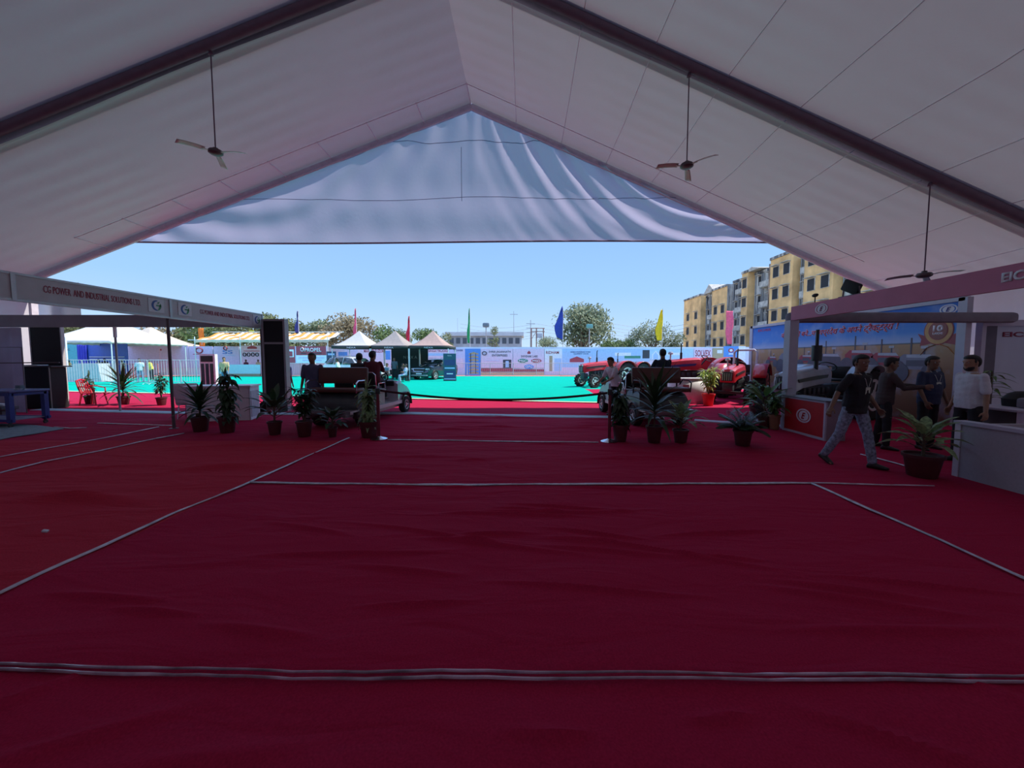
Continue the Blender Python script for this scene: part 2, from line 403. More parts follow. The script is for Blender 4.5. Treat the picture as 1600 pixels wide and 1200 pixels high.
def frond(b, base, dirv, L, droop, leaflet=.22, n=14, w=.022, m=0):
    d = Vector(dirv).normalized(); p = Vector(base); pts = [p.copy()]; ds = [d.copy()]
    for i in range(n):
        d = (d+Vector((0, 0, -droop/n))).normalized(); p = p+d*(L/n); pts.append(p.copy()); ds.append(d.copy())
    b.m = 1; b.tube([tuple(q) for q in pts], [lerp(.008, .002, i/n) for i in range(n+1)], 5)
    for i in range(3, n+1):
        d = ds[i]; side = d.cross(Vector((0, 0, 1)))
        side = side.normalized() if side.length > .05 else Vector((1, 0, 0))
        f = math.sin(math.pi*min(1, (i-1)/n*.85+.12))
        for s in (-1, 1):
            blade(b, pts[i], (d*.75+side*s+Vector((0, 0, .12))), leaflet*f*L, w, .9, 3, .2, m)
def plant(kind, label, px, py, top_y, pr=.17, ph=.30, seed=0, spread=1.0, mats=None, Y=None, group=None, pot=None, lean=(0, 0)):
    if Y is None: x, y = G(px, py)
    else: x, y = at(px, 600, Y)[0], Y
    y += pr
    rd = random.Random(seed); top = at(px, top_y, y)[1]
    ro = thing('potted_plant', label, 'plant', (x, y, 0), 0, group)
    b = MB(); b.lathe([(pr*.68, 0), (pr*.72, .01), (pr*.93, ph*.86), (pr*.95, ph*.86), (pr*1.03, ph*.87), (pr*1.04, ph), (pr*.93, ph), (pr*.9, ph*.9), (.02, ph*.9)], n=28)
    b.build('pot', pot or pot_m, ro)
    b = MB(); b.lathe([(.01, ph*.86), (pr*.88, ph*.88), (pr*.5, ph*.91), (.01, ph*.92)], n=16); b.build('soil', soil_m, ro)
    b = MB(); st = MB(); hh = top-ph
    ms = mats or [leaf_d, stem_m]
    if kind == 'broad':      # short rosette of broad arching leaves
        n = int(15*spread)+5; st.tube([(0, 0, ph*.85), (lean[0]*.5, 0, ph+hh*.4)], [.022, .014], 7)
        for i in range(n):
            a = i*2.4+rd.uniform(-.3, .3); t = i/n; z = ph+hh*(.08+.35*t); e = lerp(.35, 1.6, t)+rd.uniform(-.1, .2)
            L = hh*lerp(.85, .74, t)*rd.uniform(.85, 1.1); d = Vector((math.cos(a)*spread, math.sin(a)*spread, e)).normalized()
            p0 = Vector((lean[0]*t*.5, 0, z)); p1 = p0+d*L*.3; st.tube([tuple(p0), tuple(p1)], .006, 5)
            blade(b, p1, d, L*.8, rd.uniform(.075, .12)*1.25, lerp(1.3, .55, t), 7, .3, 0, .15)
    elif kind == 'strap':    # long narrow dracaena leaves
        n = 40; st.tube([(0, 0, ph*.85), (lean[0]*.3, 0, ph+hh*.5)], [.02, .012], 7)
        for i in range(n):
            a = i*2.4; t = i/n; e = lerp(.15, 2.2, t); d = Vector((math.cos(a), math.sin(a), e)).normalized()
            blade(b, (lean[0]*t*.3, 0, ph+hh*(.1+.42*t)), d, hh*rd.uniform(.6, .78)*spread, .095, lerp(1.3, .4, t), 7, .3)
    elif kind == 'tall':     # upright stems densely covered with hanging leaves
        for k in range(3):
            sx_, sy_ = rd.uniform(-.06, .06), rd.uniform(-.06, .06); tp = hh*rd.uniform(.8, .97)
            pts = [(sx_+lean[0]*q+.03*math.sin(q*5+k), sy_, ph*.85+tp*q) for q in (0, .25, .5, .75, 1)]
            st.tube(pts, [.014, .012, .01, .008, .004], 6)
            for i in range(int(20*spread)):
                t = rd.uniform(.05, 1); q = Vector((sx_+lean[0]*t, sy_, ph*.85+tp*t)); a = rd.uniform(0, 6.28); e = rd.uniform(-.2, 1.1)
                blade(b, q, (math.cos(a), math.sin(a), e), rd.uniform(.24, .40)*(hh/1.1)**.5, rd.uniform(.085, .14), rd.uniform(1.2, 2.6), 5, .25, 0, .1)
            blade(b, pts[-1], (rd.uniform(-.3, .3), rd.uniform(-.3, .3), 1), .2, .05, .3, 5, .3)
    elif kind == 'palm':     # feathery areca fronds
        for i in range(int(14*spread)+4):
            a = i*2.4+rd.uniform(-.3, .3); e = rd.uniform(.9, 3.2); d = Vector((math.cos(a), math.sin(a), e)).normalized()
            L = hh*rd.uniform(.75, 1.08)
            frond(b, (math.cos(a)*.03, math.sin(a)*.03, ph*.88), d, L, 1.7/max(.5, e**.5), .36, 16, .045)
        st.tube([(0, 0, ph*.85), (0, 0, ph+hh*.2)], [.03, .02], 7)
    elif kind == 'bushy':    # many short stems with small leaves
        for k in range(7):
            a = k*.9; q = (math.cos(a)*.5, math.sin(a)*.5)
            tp = hh*rd.uniform(.65, 1.0); rr = .28*spread*hh
            pts = [(q[0]*rr*t, q[1]*rr*t, ph*.85+tp*t**.9) for t in (0, .3, .6, 1)]; st.tube(pts, [.012, .01, .007, .003], 5)
            for i in range(int(26*spread)):
                t = rd.uniform(.25, 1); c = Vector((q[0]*rr*t, q[1]*rr*t, ph*.85+tp*t**.9)); aa = rd.uniform(0, 6.28)
                blade(b, c, (math.cos(aa), math.sin(aa), rd.uniform(-.2, 1.2)), rd.uniform(.15, .27), rd.uniform(.035, .075), rd.uniform(.6, 1.8), 4, .25)
    st.build('stem', trunkm, ro); b.build('foliage', ms, ro)
    return ro
GB = 'potted plants lined up across the entrance'
plant('tall', 'potted plant with drooping dark leaves right beside the red plastic chair', 133, 632, 582, .17, .30, 1, .5, group=GB, lean=(.05, 0))
plant('strap', 'long-leaved potted plant in line with the thin booth pole, behind the far crossbeam', 185, 633, 578, .19, .30, 2, 1.2)
plant('bushy', 'small-leaved potted plant left of the tall fascia post, at the far edge', 246, 634, 580, .16, .28, 3, .9, group=GB)
plant('strap', 'spiky dracaena pot right next to the thin fascia post', 303, 676, 606, .185, .33, 4, 1.25, group=GB)
plant('tall', 'tallest dark leafy potted plant in front of the white counter', 346, 678, 578, .18, .36, 5, 1.5, group=GB)
plant('broad', 'broad-leaved potted plant beside the foot of the black display tower', 423, 681, 604, .145, .29, 6, 1.0, group=GB)
plant('bushy', 'bushy palm-like potted plant in front of the standing attendant', 469, 684, 588, .165, .33, 7, 1.35, group=GB)
plant('broad', 'smallest potted plant, low leaves in front of the left cart bumper', 516, 684, 632, .10, .20, 8, 1.2, group=GB)
plant('tall', 'tall round-bellied potted plant against the left belt stanchion', 571, 686, 598, .20, .34, 9, 1.5, mats=[leaf_c, stem_m], group=GB)
plant('tall', 'dark twisted-leaf potted plant against the right belt stanchion', 972, 692, 604, .16, .34, 10, 1.6, group=GB, lean=(-.05, 0))
plant('strap', 'big potted palm-like dracaena in front of the right cart\'s bench', 1026, 694, 572, .16, .33, 11, .92, group=GB)
plant('broad', 'potted plant with one hanging round leaf behind the right cart corner', 1068, 695, 624, .15, .27, 12, .9, mats=[leaf_c, stem_m], group=GB)
plant('palm', 'lone potted palm with a drooping dry frond on open carpet', 1168, 699, 628, .17, .30, 13, 1.3, group=GB)
plant('bushy', 'sunlit yellow-green plant in a bright red pot beside the white counter', 1111, 635, 563, .21, .42, 14, 1.5, mats=[leaf_y, stem_m], pot=mat('pot_bright_red', (.75, .02, .02), .45))
plant('broad', 'green leafy potted plant left of the square booth post', 1200, 670, 590, .15, .30, 15, 1.2, mats=[leaf_m, stem_m])
plant('bushy', 'thin plant in a tan pot touching the square booth post', 1215, 672, 612, .13, .34, 16, .6, mats=[leaf_m, stem_m], pot=mat('pot_tan', (.28, .16, .09), .7))
plant('broad', 'large variegated potted plant at the end of the white low counter', 1466, 752, 640, .22, .32, 17, 1.05, mats=[leaf_c, stem_m])
plant('bushy', 'wide leafy plant standing between the lone palm and the square booth post', 1185, 652, 586, .16, .3, 18, 1.3, mats=[leaf_m, stem_m])

# ================================================================ ceiling fans
fan_w = mat('fan_cream', (.72, .74, .68), .4); fan_d = mat('fan_motor', (.10, .07, .08), .45); rodm = mat('fan_rod', (.12, .06, .10), .5)
def fan(px, pyt, pyb, Y, a0, label, bm=fan_w):
    x, z1 = at(px, pyb, Y); zt = roofz(x)-.25
    ro = thing('ceiling_fan', label, 'fan', (x, Y, z1), 0, None)
    b = MB(); b.tube([(0, 0, .06), (0, 0, zt-z1)], .013, 8); b.lathe([(.01, zt-z1-.10), (.05, zt-z1-.09), (.03, zt-z1-.02), (.01, zt-z1)], n=12); b.build('rod', rodm, ro)
    b = MB(); b.lathe([(.02, .10), (.05, .09), (.05, .05), (.12, .045), (.14, .02), (.14, -.02), (.10, -.05), (.02, -.06)], n=24); b.build('motor', fan_d, ro)
    for k in range(3):
        b = MB(); a = a0+k*2*math.pi/3
        b.M = Matrix.Rotation(a, 4, 'Z')
        b.grid(lambda u, v: (lerp(.20, .68, u), lerp(-.055, .055, v)*(1+.25*u)-.0, .0+(v-.5)*.035-.05*u*u), 8, 4)
        b.box(.11, -.02, -.012, .24, .02, -.004)
        b.build('blade', bm, ro, solid=.006)
fan(337, 100, 238, 8.9, R(115), 'leftmost of the three ceiling fans, pale blades on a long dark rod')
fan(1073, 123, 259, 8.9, R(65), 'ceiling fan with pinkish blades near the gable drape\'s right slope', mat('fan_pinkish', (.55, .38, .36), .4))
fan(1444, 303, 430, 8.9, R(40), 'rightmost ceiling fan, grey, hanging low above the pink fascia', mat('fan_grey', (.30, .27, .28), .4))

# ================================================================ floor tapes and strips
tape_m = mat('clear_white_tape', (.60, .55, .62), .22, var=.3, scale=9); tape_d = mat('clear_dull_tape', (.46, .33, .40), .12, var=.6, scale=5)
def tape(pts, w, label, grp=None, m=None):
    P = [Vector((*G(*p), 0)) for p in pts]; dense = []
    for i in range(len(P)-1):
        n = max(2, int((P[i+1]-P[i]).length/.12))
        for k in range(n): dense.append(P[i].lerp(P[i+1], k/n))
    dense.append(P[-1]); b = MB(); rows = []; rd = random.Random(len(label))
    for i, p in enumerate(dense):
        d = (dense[min(i+1, len(dense)-1)]-dense[max(0, i-1)]).normalized(); s = Vector((-d.y, d.x, 0)); j = .006*math.sin(i*.7)+rd.uniform(-.003, .003)
        ww = w*(.8+.2*math.sin(i*.37)+rd.uniform(-.1, .1))
        rows.append([p+s*(-ww/2+j)+Vector((0, 0, .012)), p+s*(-ww*.15+j)+Vector((0, 0, .020+rd.uniform(0, .003))), p+s*(ww*.15+j)+Vector((0, 0, .020+rd.uniform(0, .003))), p+s*(ww/2+j)+Vector((0, 0, .012))])
    b.add([q for r in rows for q in r], [(i*4+k, i*4+k+1, (i+1)*4+k+1, (i+1)*4+k) for i in range(len(rows)-1) for k in range(3)], True)
    return tag(b.build('floor_tape', m or tape_m, solid=.002), label, 'tape', grp)
tape([(-60, 1041), (200, 1046), (420, 1053), (800, 1053), (1200, 1057), (1660, 1060)], .014, 'upper of the two nearest long shiny tape lines crossing the whole carpet', m=tape_d)
tape([(-60, 1049), (200, 1056), (420, 1064), (800, 1063), (1200, 1065), (1660, 1069)], .018, 'lower of the two nearest long shiny tape lines crossing the whole carpet', m=tape_d)
tape([(-20, 939), (60, 900), (160, 855), (262, 808), (330, 780), (390, 755), (462, 722), (545, 685)], .05, 'tape line slanting from the left edge up to the left stanchion')
tape([(390, 755), (520, 757), (700, 759), (860, 758), (1060, 757), (1267, 756)], .065, 'middle cross tape line joining the two slanting tape lines')
tape([(1267, 756), (1400, 815), (1500, 860), (1615, 912)], .05, 'tape line slanting down to the right edge of the carpet')
tape([(1267, 756), (1345, 758), (1460, 761)], .03, 'faint tape end running on towards the large potted plant')
tape([(606, 688), (700, 689), (800, 691), (935, 692)], .055, 'tape line between the two belt stanchions')
tape([(-10, 743), (70, 722), (155, 706), (220, 691), (287, 678)], .045, 'lower of two slanting tapes left, ending at the fascia post')
tape([(-10, 717), (70, 702), (155, 687), (248, 668)], .045, 'upper of two slanting tapes left, ending at the fascia post')
tape([(153, 662), (215, 664), (275, 666)], .05, 'short cross tape left of the thin fascia post')
tape([(85, 668), (110, 670), (136, 669)], .06, 'shortest tape piece at the tip of the grey mat')
tape([(1345, 711), (1400, 725), (1458, 742)], .04, 'tape line beside the walking man leading to the potted plant')
tape([(1400, 676), (1440, 681), (1470, 683)], .03, 'thin tape by the men\'s feet in the right booth')
b = MB(); mm = mat('grey_mat', (.20, .24, .26), .9, var=.2, scale=20)
P = [G(-30, 662), G(28, 664), G(62, 666), G(100, 671), G(60, 678), G(20, 684), G(-30, 694)]
b.prism(P, .012, .02, 'z'); tag(b.build('floor_mat', mm), 'dark grey mat under the blue trolley at the left edge', 'mat')
def strip(pts, w, name, label, m, h=.02):
    P = [Vector((*G(*p), 0)) for p in pts]; b = MB(); vs = []
    for i, p in enumerate(P):
        d = (P[min(i+1, len(P)-1)]-P[max(0, i-1)]).normalized(); s = Vector((-d.y, d.x, 0))
        for q in (-w/2, w/2): vs += [p+s*q, p+s*q*.9+Vector((0, 0, h))]
    f = []
    for i in range(len(P)-1):
        o = i*4; q = o+4
        f += [(o+1, o+3, q+3, q+1), (o, o+1, q+1, q), (o+2, q+2, q+3, o+3)]
    b.add(vs, f); return tag(b.build(name, m), label, 'mat')
strip([(60, 640), (270, 645), (480, 647), (640, 646), (760, 649), (870, 651), (1036, 653)], .42, 'aisle_strip', 'blue-grey strip lying across the carpet beyond the carts', mat('aisle_grey', (.42, .50, .55), .7))
strip([(1085, 657), (1130, 660), (1160, 661)], .3, 'aisle_strip', 'short pale strip on the carpet beyond the lone palm, right', mat('aisle_pale', (.52, .50, .58), .7))
strip([(1168, 652), (1195, 659), (1222, 668)], .25, 'aisle_strip', 'pale strip slanting to the square booth post', MATS['aisle_pale'])
b = MB(); x, y = G(71, 832); b.rbox((x, y, .015), (.045, .03, .02), .006, (.2, .3, .4)); tag(b.build('paper_scrap', white), 'tiny crumpled paper scrap on the left carpet', 'litter')

# ================================================================ stanchions and belt
chrome = mat('chrome', (.75, .75, .80), .15, 1); polem = mat('stanchion_red', (.14, .015, .03), .35, coat=.4)
def stanchion(px, py, label):
    x, y = G(px, py); ro = thing('belt_stanchion', label, 'stanchion', (x, y, 0))
    b = MB(); b.lathe([(.165, 0), (.17, .01), (.13, .03), (.05, .05), (.04, .06), (.01, .06)], n=28); b.build('base', chrome, ro)
    b = MB(); b.tube([(0, 0, .05), (0, 0, .93)], .032, 14); b.build('pole', polem, ro)
    b = MB(); b.lathe([(.02, .93), (.045, .93), (.048, .96), (.048, 1.03), (.04, 1.05), (.01, 1.05)], n=16); b.build('belt_head', mat('black_plastic', (.02, .02, .022), .4), ro)
    return (x, y), ro
(pa, sa), (pb_, sb) = stanchion(592, 686, 'left belt stanchion with dark red pole and chrome base'), stanchion(952, 690, 'right belt stanchion with dark red pole and chrome base')
b = MB(); vs = []
for i in range(41):
    t = i/40; x = lerp(pa[0]+.05, pb_[0]-.05, t); y = lerp(pa[1], pb_[1], t); z = 1.0-.16*(1-(2*t-1)**2)-.03*t
    vs += [(x-pa[0], y-pa[1], z-.022), (x-pa[0], y-pa[1]+.008*math.sin(t*9), z+.022)]
b.add(vs, [(2*i, 2*i+1, 2*i+3, 2*i+2) for i in range(40)], True)
b.build('belt', mat('belt_fabric', (.05, .012, .02), .8), sa, solid=.003)
# ================================================================ left exhibition booth
alu = mat('aluminium', (.42, .42, .44), .4, .6); fasc = mat('fascia_board', (.50, .49, .50), .6, var=.04)
greyb = mat('fascia_inside', (.30, .28, .31), .8, var=.08, scale=3, bump=.1); blk = mat('black_panel', (.006, .0055, .006), .7, var=.3, scale=4)
redt = mat('red_lettering', (.30, .02, .06), .6); logo_b = mat('logo_blue', (.02, .07, .30), .5); logo_g = mat('logo_green', (.03, .26, .10), .5)
whitep = mat('white_panel', (.80, .79, .84), .5, var=.04)
fdark = mat('dark_post', (.13, .10, .11), .5, .4)
def logo(parent, loc, rz, sz):
    """square plate with a round two-tone mark: a blue crescent and a green hooked half"""
    b = MB(); b.box(-sz*.62, -.006, -sz*.5, sz*.62, 0, sz*.5); p = b.build('logo_plate', mat('plate_white', (.62, .62, .64), .5), parent); p.location = loc; p.rotation_euler = (0, 0, rz)
    r1, r2 = sz*.38, sz*.22
    def arc(a0, a1, m, nm, ra=r1, rb=r2, off=0):
        q = MB(); n = 18; vs = []
        for i in range(n+1):
            a = R(lerp(a0, a1, i/n)); t = (i/n)
            w = lerp(ra, rb, math.sin(math.pi*min(1, t*.9+.05))**.6)
            vs += [(ra*math.cos(a), -.009, ra*math.sin(a)), (w*math.cos(a)+off, -.009, w*math.sin(a)), (ra*math.cos(a), -.006, ra*math.sin(a)), (w*math.cos(a)+off, -.006, w*math.sin(a))]
        q.add(vs, [(4*i, 4*i+1, 4*i+5, 4*i+4) for i in range(n)]+[(4*i+2, 4*i+6, 4*i+7, 4*i+3) for i in range(n)]+[(4*i, 4*i+4, 4*i+6, 4*i+2) for i in range(n)]); return q.build(nm, m, p)
    arc(75, 285, logo_b, 'logo_crescent'); arc(290, 385, logo_g, 'logo_hook')
    q = MB(); q.box(-sz*.02, -.009, -sz*.05, sz*.38, -.006, sz*.05); q.prism([(r1*.75, .30*sz), (r1*.35, .12*sz), (r1*.2, .24*sz)], -.009, -.006, 'y'); q.build('logo_bar', logo_g, p)
FX = -8.2
ro = thing('exhibition_booth', 'left white-fascia booth frame lettered in red with round blue and green logos', 'booth', (FX, 9.06, 0))
b = MB()
for y0, y1 in ((2.9, 6.25), (6.31, 9.03), (9.09, 12.2)): b.box(-.02, y0-9.06, 2.60, .02, y1-9.06, 3.0)
fb = b.build('fascia', fasc, ro)
b = MB()
for z in (2.585, 3.01): b.box(-.03, 2.9-9.06, z-.018, .03, 12.25-9.06, z+.018)
for y in (6.28, 9.06, 12.22): b.box(-.03, y-9.06-.03, 2.58, .035, y-9.06+.03, 3.02)
b.build('fascia_rail', alu, ro)
b = MB(); b.box(-8.6, 12.18-9.06, 2.62, 0, 12.22-9.06, 3.0); b.build('crossbeam', greyb, ro)
b = MB(); b.tube([(-.06, 0, 0), (-.06, 0, 3.0)], .032, 12); b.lathe([(.09, 0), (.09, .012), (.04, .02)], (-.06, 0, 0)); b.build('post', fdark, ro)
b = MB(); b.tube([(-.0, 3.1, 0), (-.0, 3.1, 2.62)], .025, 10); b.build('post', fdark, ro)
b = MB(); b.tube([(-4.45, 3.0, 0), (-4.45, 3.0, 2.62)], .03, 10); b.m = 1; b.tube([(-4.45, 3.0, 2.3), (-4.45, 3.0, 2.62)], .045, 8); b.build('post', [mat('grey_post', (.35, .33, .35), .4, .5), whitep], ro)
def ytext(s, y0, y1, z, h, nm='lettering', m=redt, x=.022, par=None, bold=.0):
    return text(s, nm, abs(y1-y0), h, m, par or fb, (x, (y0+y1)/2-9.06, z), FACE_R, .004, bold=bold)
ytext('CG POWER  AND INDUSTRIAL SOLUTIONS LTD.', 6.68, 8.36, 2.83, .12)
ytext('CG POWER AND INDUSTRIAL SOLUTIONS LTD.', 9.88, 11.66, 2.83, .11)
for y in (8.71, 9.44, 11.98): logo(fb, (.022, y-9.06, 2.82), math.pi/2, .30)
# bunched fabric wall and frames at the far left
wall('wall_left', (-17.5, 11.9), (-15.25, 11.85), 2.58, mat('bunched_fabric', (.36, .33, .42), .9, var=.12, scale=2, bump=.6, bscale=6, trans=.2, tcol=(.4, .35, .5)), 60, .05)
wall('wall_left', (-22, 14.6), (-16.2, 14.3), 4.4, MATS['wall_fabric'], 60, .06, 2.9)
ro = thing('partition_frame', 'thin dark rectangular frame against the grey fabric at far left', 'frame', (-15.2, 11.6, 0))
b = MB(); b.tube([(-1.6, 0, 0), (-1.6, 0, 1.98), (.2, 0, 1.98), (.2, 0, 0)], .014, 6); b.tube([(-1.6, 0, 1.5), (1.3, 0, 1.53)], .018, 6); b.build('tube', fdark, ro)
ro = thing('black_partition', 'tall black partition panel standing behind the black counter, far left', 'partition', (-16.35, 13.35, 0))
b = MB(); b.box(-.52, -.04, 0, .50, .04, 3.1); b.build('panel', blk, ro)
b = MB(); b.box(.50, -.05, 0, .54, .05, 3.1); b.box(-.56, -.05, 0, -.52, .05, 3.1); b.build('edge_profile', mat('pale_profile', (.45, .42, .42), .5), ro)
ro = thing('black_counter', 'black counter with pale edge strips, left of the red plastic chair', 'counter', (-16.15, 12.9, 0))
b = MB(); b.box(-.72, -.25, 0, .66, .2, 1.36); b.build('body', blk, ro)
b = MB(); b.rbox((0, 0, 1.385), (1.55, .6, .04), .01); b.build('counter_top', mat('counter_top_dark', (.05, .045, .05), .3), ro)
b = MB(); b.box(-.48, -.27, 0, -.43, -.25, 1.36); b.box(.63, -.27, 0, .66, -.25, 1.36); b.build('edge_strip', mat('strip_olive', (.25, .24, .20), .5), ro)
b = MB(); b.rbox((-16.2, 12.85, 1.425), (.5, .3, .03), .008); tag(b.build('paper_stack', white), 'pale papers on top of the black counter, far left', 'paper')
# blue trolley
blue = mat('trolley_blue', (.02, .04, .22), .4, var=.1)
x, y = G(24, 668); ro = thing('blue_trolley', 'blue steel work trolley cut by the left edge, on casters', 'trolley', (x, y, 0))
b = MB(); b.rbox((-1.0, .3, .86), (2.1, .8, .05), .01); b.build('table_top', mat('trolley_top', (.10, .13, .30), .35), ro)
b = MB(); b.box(-2.05, -.08, .76, .03, -.04, .835); b.box(-2.05, .64, .76, .03, .68, .835); b.box(-2.0, -.08, .14, .05, -.02, .20); b.box(-2, .62, .14, .05, .68, .20); b.box(-.03, -.08, .76, .02, .68, .82); b.build('rail', blue, ro)
for q in (-2.0, -.03):
    for r_ in (-.06, .62):
        b = MB(); b.box(q-.05, r_-.03, .12, q+.05, r_+.06, .84); l = b.build('leg', blue, ro)
        c = MB(); c.ring((q, r_, .055), .035, .018, 'x', 16, 8); c.box(q-.02, r_-.02, .05, q+.02, r_+.02, .14); c.build('caster', mat('caster_dark', (.03, .03, .03), .5), l)
b = MB(); b.box(-1.95, -.02, .17, 0, .62, .19); b.build('shelf', mat('shelf_grey', (.18, .18, .26), .5), ro)
b = MB(); b.rbox((x-.20, y+.3, .94), (.12, .1, .11), .01); tag(b.build('grey_box', mat('box_slate', (.10, .13, .16), .6)), 'small slate box on the blue trolley', 'box')
b = MB(); b.lathe([(.05, 0), (.075, .02), (.08, .03), (.07, .03), (.02, .012)], (x-.12, y+.2, .887)); tag(b.build('saucer', white), 'small pale dish on the blue trolley', 'dish')
ro = thing('crate', 'low pale-topped crate behind the blue trolley on the floor', 'crate', (-15.1, 10.9, 0))
b = MB(); b.rbox((0, 0, .25), (1.1, .4, .1), .02); b.box(-.5, -.15, 0, -.3, .15, .2); b.box(.3, -.15, 0, .5, .15, .2); b.build('body', mat('crate_dark', (.08, .07, .08), .7), ro)
b = MB(); b.rbox((.3, 0, .34), (.35, .2, .07), .02); b.build('bundle', white, ro)
# monobloc chair
cr = mat('red_plastic', (.50, .015, .03), .35, coat=.2)
ro = thing('plastic_chair', 'red plastic chair beside the black counter, seen from the side', 'chair', (-15.35, 13.75, 0), R(100))
b = MB(); b.rbox((0, 0, .42), (.44, .44, .03), .012); b.build('seat', cr, ro)
b = MB()
for s in (-1, 1): b.tube([(s*.2, .20, .42), (s*.21, .27, .62), (s*.19, .34, .86)], [.028, .026, .022], 8)
b.tube([(-.19, .34, .86), (0, .36, .91), (.19, .34, .86)], .026, 8)
for q in (-.12, -.04, .04, .12): b.tube([(q, .21, .43), (q, .28, .62), (q, .35, .88)], .017, 6)
b.build('backrest', cr, ro)
for s in (-1, 1):
    b = MB(); b.tube([(s*.2, .3, .66), (s*.25, .05, .66), (s*.24, -.19, .60), (s*.22, -.21, .42)], .02, 8); b.build('armrest', cr, ro)
    for t in (-1, 1): b = MB(); b.tube([(s*.2, t*.19, .42), (s*.24, t*.25, 0)], [.03, .018], 8); b.build('leg', cr, ro)
# black display tower
ro = thing('display_tower', 'tall black two-panel display tower at the end of the left fascia', 'display', (-7.75, 12.15, 0))
b = MB(); b.box(-.30, -.08, 2.15, .30, .08, 2.80); b.build('screen_panel', blk, ro)
b = MB(); b.box(-.30, -.08, .12, .30, .08, 2.09); b.build('screen_panel', blk, ro)
b = MB()
for s in (-1, 1): b.box(s*.33-.03, -.1, 0, s*.33+.03, .1, 2.86)
for z in (.08, 2.12, 2.83): b.box(-.33, -.09, z-.03, .33, .09, z+.03)
b.build('frame', mat('tower_frame', (.34, .30, .31), .5, .3), ro)
for s in (-1, 1): b = MB(); b.prism([(-.55, 0), (-.1, .32), (-.08, 0)], s*.33-.02, s*.33+.02, 'x'); b.build('foot', blk, ro)
b = MB(); b.prism([(-.85, 0), (-.36, .36), (-.36, 0)], -.10, -.05, 'y'); b.build('side_foot', blk, ro)
# white desk in the left booth with angled flap
ro = thing('white_desk', 'white reception desk behind the tall dark potted plant', 'desk', (-7.35, 10.35, 0), R(14))
b = MB(); b.box(-1.45, -.0, 0, 0, .03, .90); b.box(-.03, 0, 0, 0, .6, .90); b.box(-1.45, 0, 0, -1.42, .6, .9); b.box(-1.42, .1, .3, -.03, .6, .33); b.build('body', whitep, ro)
b = MB(); b.box(-1.5, -.05, .90, .05, .63, .935); b.build('desk_top', mat('desk_top_white', (.84, .84, .9), .3), ro)
b = MB(); b.box(-.0, .05, .08, .012, .52, .78); b.build('side_panel', mat('panel_grey', (.50, .50, .56), .6), ro)
ro = thing('white_easy_chair', 'white padded chair back showing left of the white desk', 'chair', (-9.25, 10.75, 0), R(200))
b = MB(); b.grid(lambda u, v: (lerp(-.27, .27, u), .22+.06*math.sin(math.pi*u)+.16*v, lerp(.42, .98, v)), 8, 8); b.build('backrest', whitep, ro, solid=.04)
b = MB(); b.rbox((0, 0, .42), (.54, .5, .09), .03); b.build('seat', whitep, ro)
for s in (-1, 1):
    for t in (-1, 1): b = MB(); b.tube([(s*.22, t*.2, .4), (s*.25, t*.23, 0)], .015, 8); b.build('leg', chrome, ro)
# ================================================================ right pink booth
pink = mat('fascia_pink', (.54, .16, .27), .6, var=.06, scale=3); lil = mat('lilac_white', (.50, .48, .58), .5, var=.05); signw = mat('sign_white', (.70, .66, .72), .5)
FR = 6.15
ro = thing('exhibition_booth', 'right pink-fascia booth frame with square lilac post', 'booth', (FR, 9.1, 0))
b = MB(); b.box(-.03, -7.3, 2.52, .03, 0, 2.83); pf = b.build('fascia', pink, ro)
b = MB(); b.box(-.10, -.10, 0, .10, .10, 2.52); b.build('post', lil, ro)
b = MB(); b.rbox((2.62, .14, 2.60), (5.3, .22, .24), .08); b.build('crossbeam', mat('beam_grey', (.22, .20, .24), .8, var=.1), ro)
text('EICHER', 'lettering', .56, .125, signw, pf, (-.034, -4.26, 2.68), FACE_L, bold=.04)
def round_e(par, loc, rot, w, h, m1, m2):
    b = MB(); n = 28; vs = []
    for i in range(n+1):
        a = 2*math.pi*i/n
        for k in (1, .82): vs += [(w/2*k*math.cos(a), h/2*k*math.sin(a), 0), (w/2*k*math.cos(a), h/2*k*math.sin(a), .006)]
    b.add(vs, [(4*i+1, 4*i+3, 4*i+7, 4*i+5) for i in range(n)]+[(4*i, 4*i+1, 4*i+5, 4*i+4) for i in range(n)]+[(4*i+2, 4*i+6, 4*i+7, 4*i+3) for i in range(n)])
    o = b.build('emblem_ring', m1, par); o.location = loc; o.rotation_euler = rot
    b = MB(); b.prism([(w*.33*math.cos(2*math.pi*i/n), h*.36*math.sin(2*math.pi*i/n)) for i in range(n)], 0, .004, 'z'); b.build('emblem_disc', m1, o)
    t = text('E', 'emblem_letter', w*.28, h*.46, m2, o, (0, 0, .007), (0, 0, 0), shear=.35, bold=.03)
    return o
round_e(pf, (-.033, -.93, 2.67), FACE_L, .34, .21, signw, mat('emblem_mauve', (.32, .10, .2), .6))
# floodlight / projector tilted on top of the fascia
ro = thing('floodlight', 'black tilted floodlight perched on the pink fascia', 'light', (6.2, 7.55, 2.83))
b = MB(); b.rbox((0, 0, .17), (.07, .36, .22), .03, (R(28), 0, R(10))); b.build('housing', blk, ro)
b = MB(); b.tube([(0, -.2, 0), (0, -.18, .16)], .012, 6); b.tube([(0, .2, 0), (0, .16, .25)], .012, 6); b.rbox((0, 0, .01), (.1, .5, .02), .005); b.build('bracket', fdark, ro)
ro = thing('bracket_lamp', 'tiny dark clamp lamp on the pink fascia left of the floodlight', 'light', (6.18, 8.45, 2.83))
b = MB(); b.tube([(0, 0, 0), (0, 0, .12)], .012, 6); b.ball((0, 0, .16), (.04, .09, .04), 10); b.build('lamp_head', blk, ro)
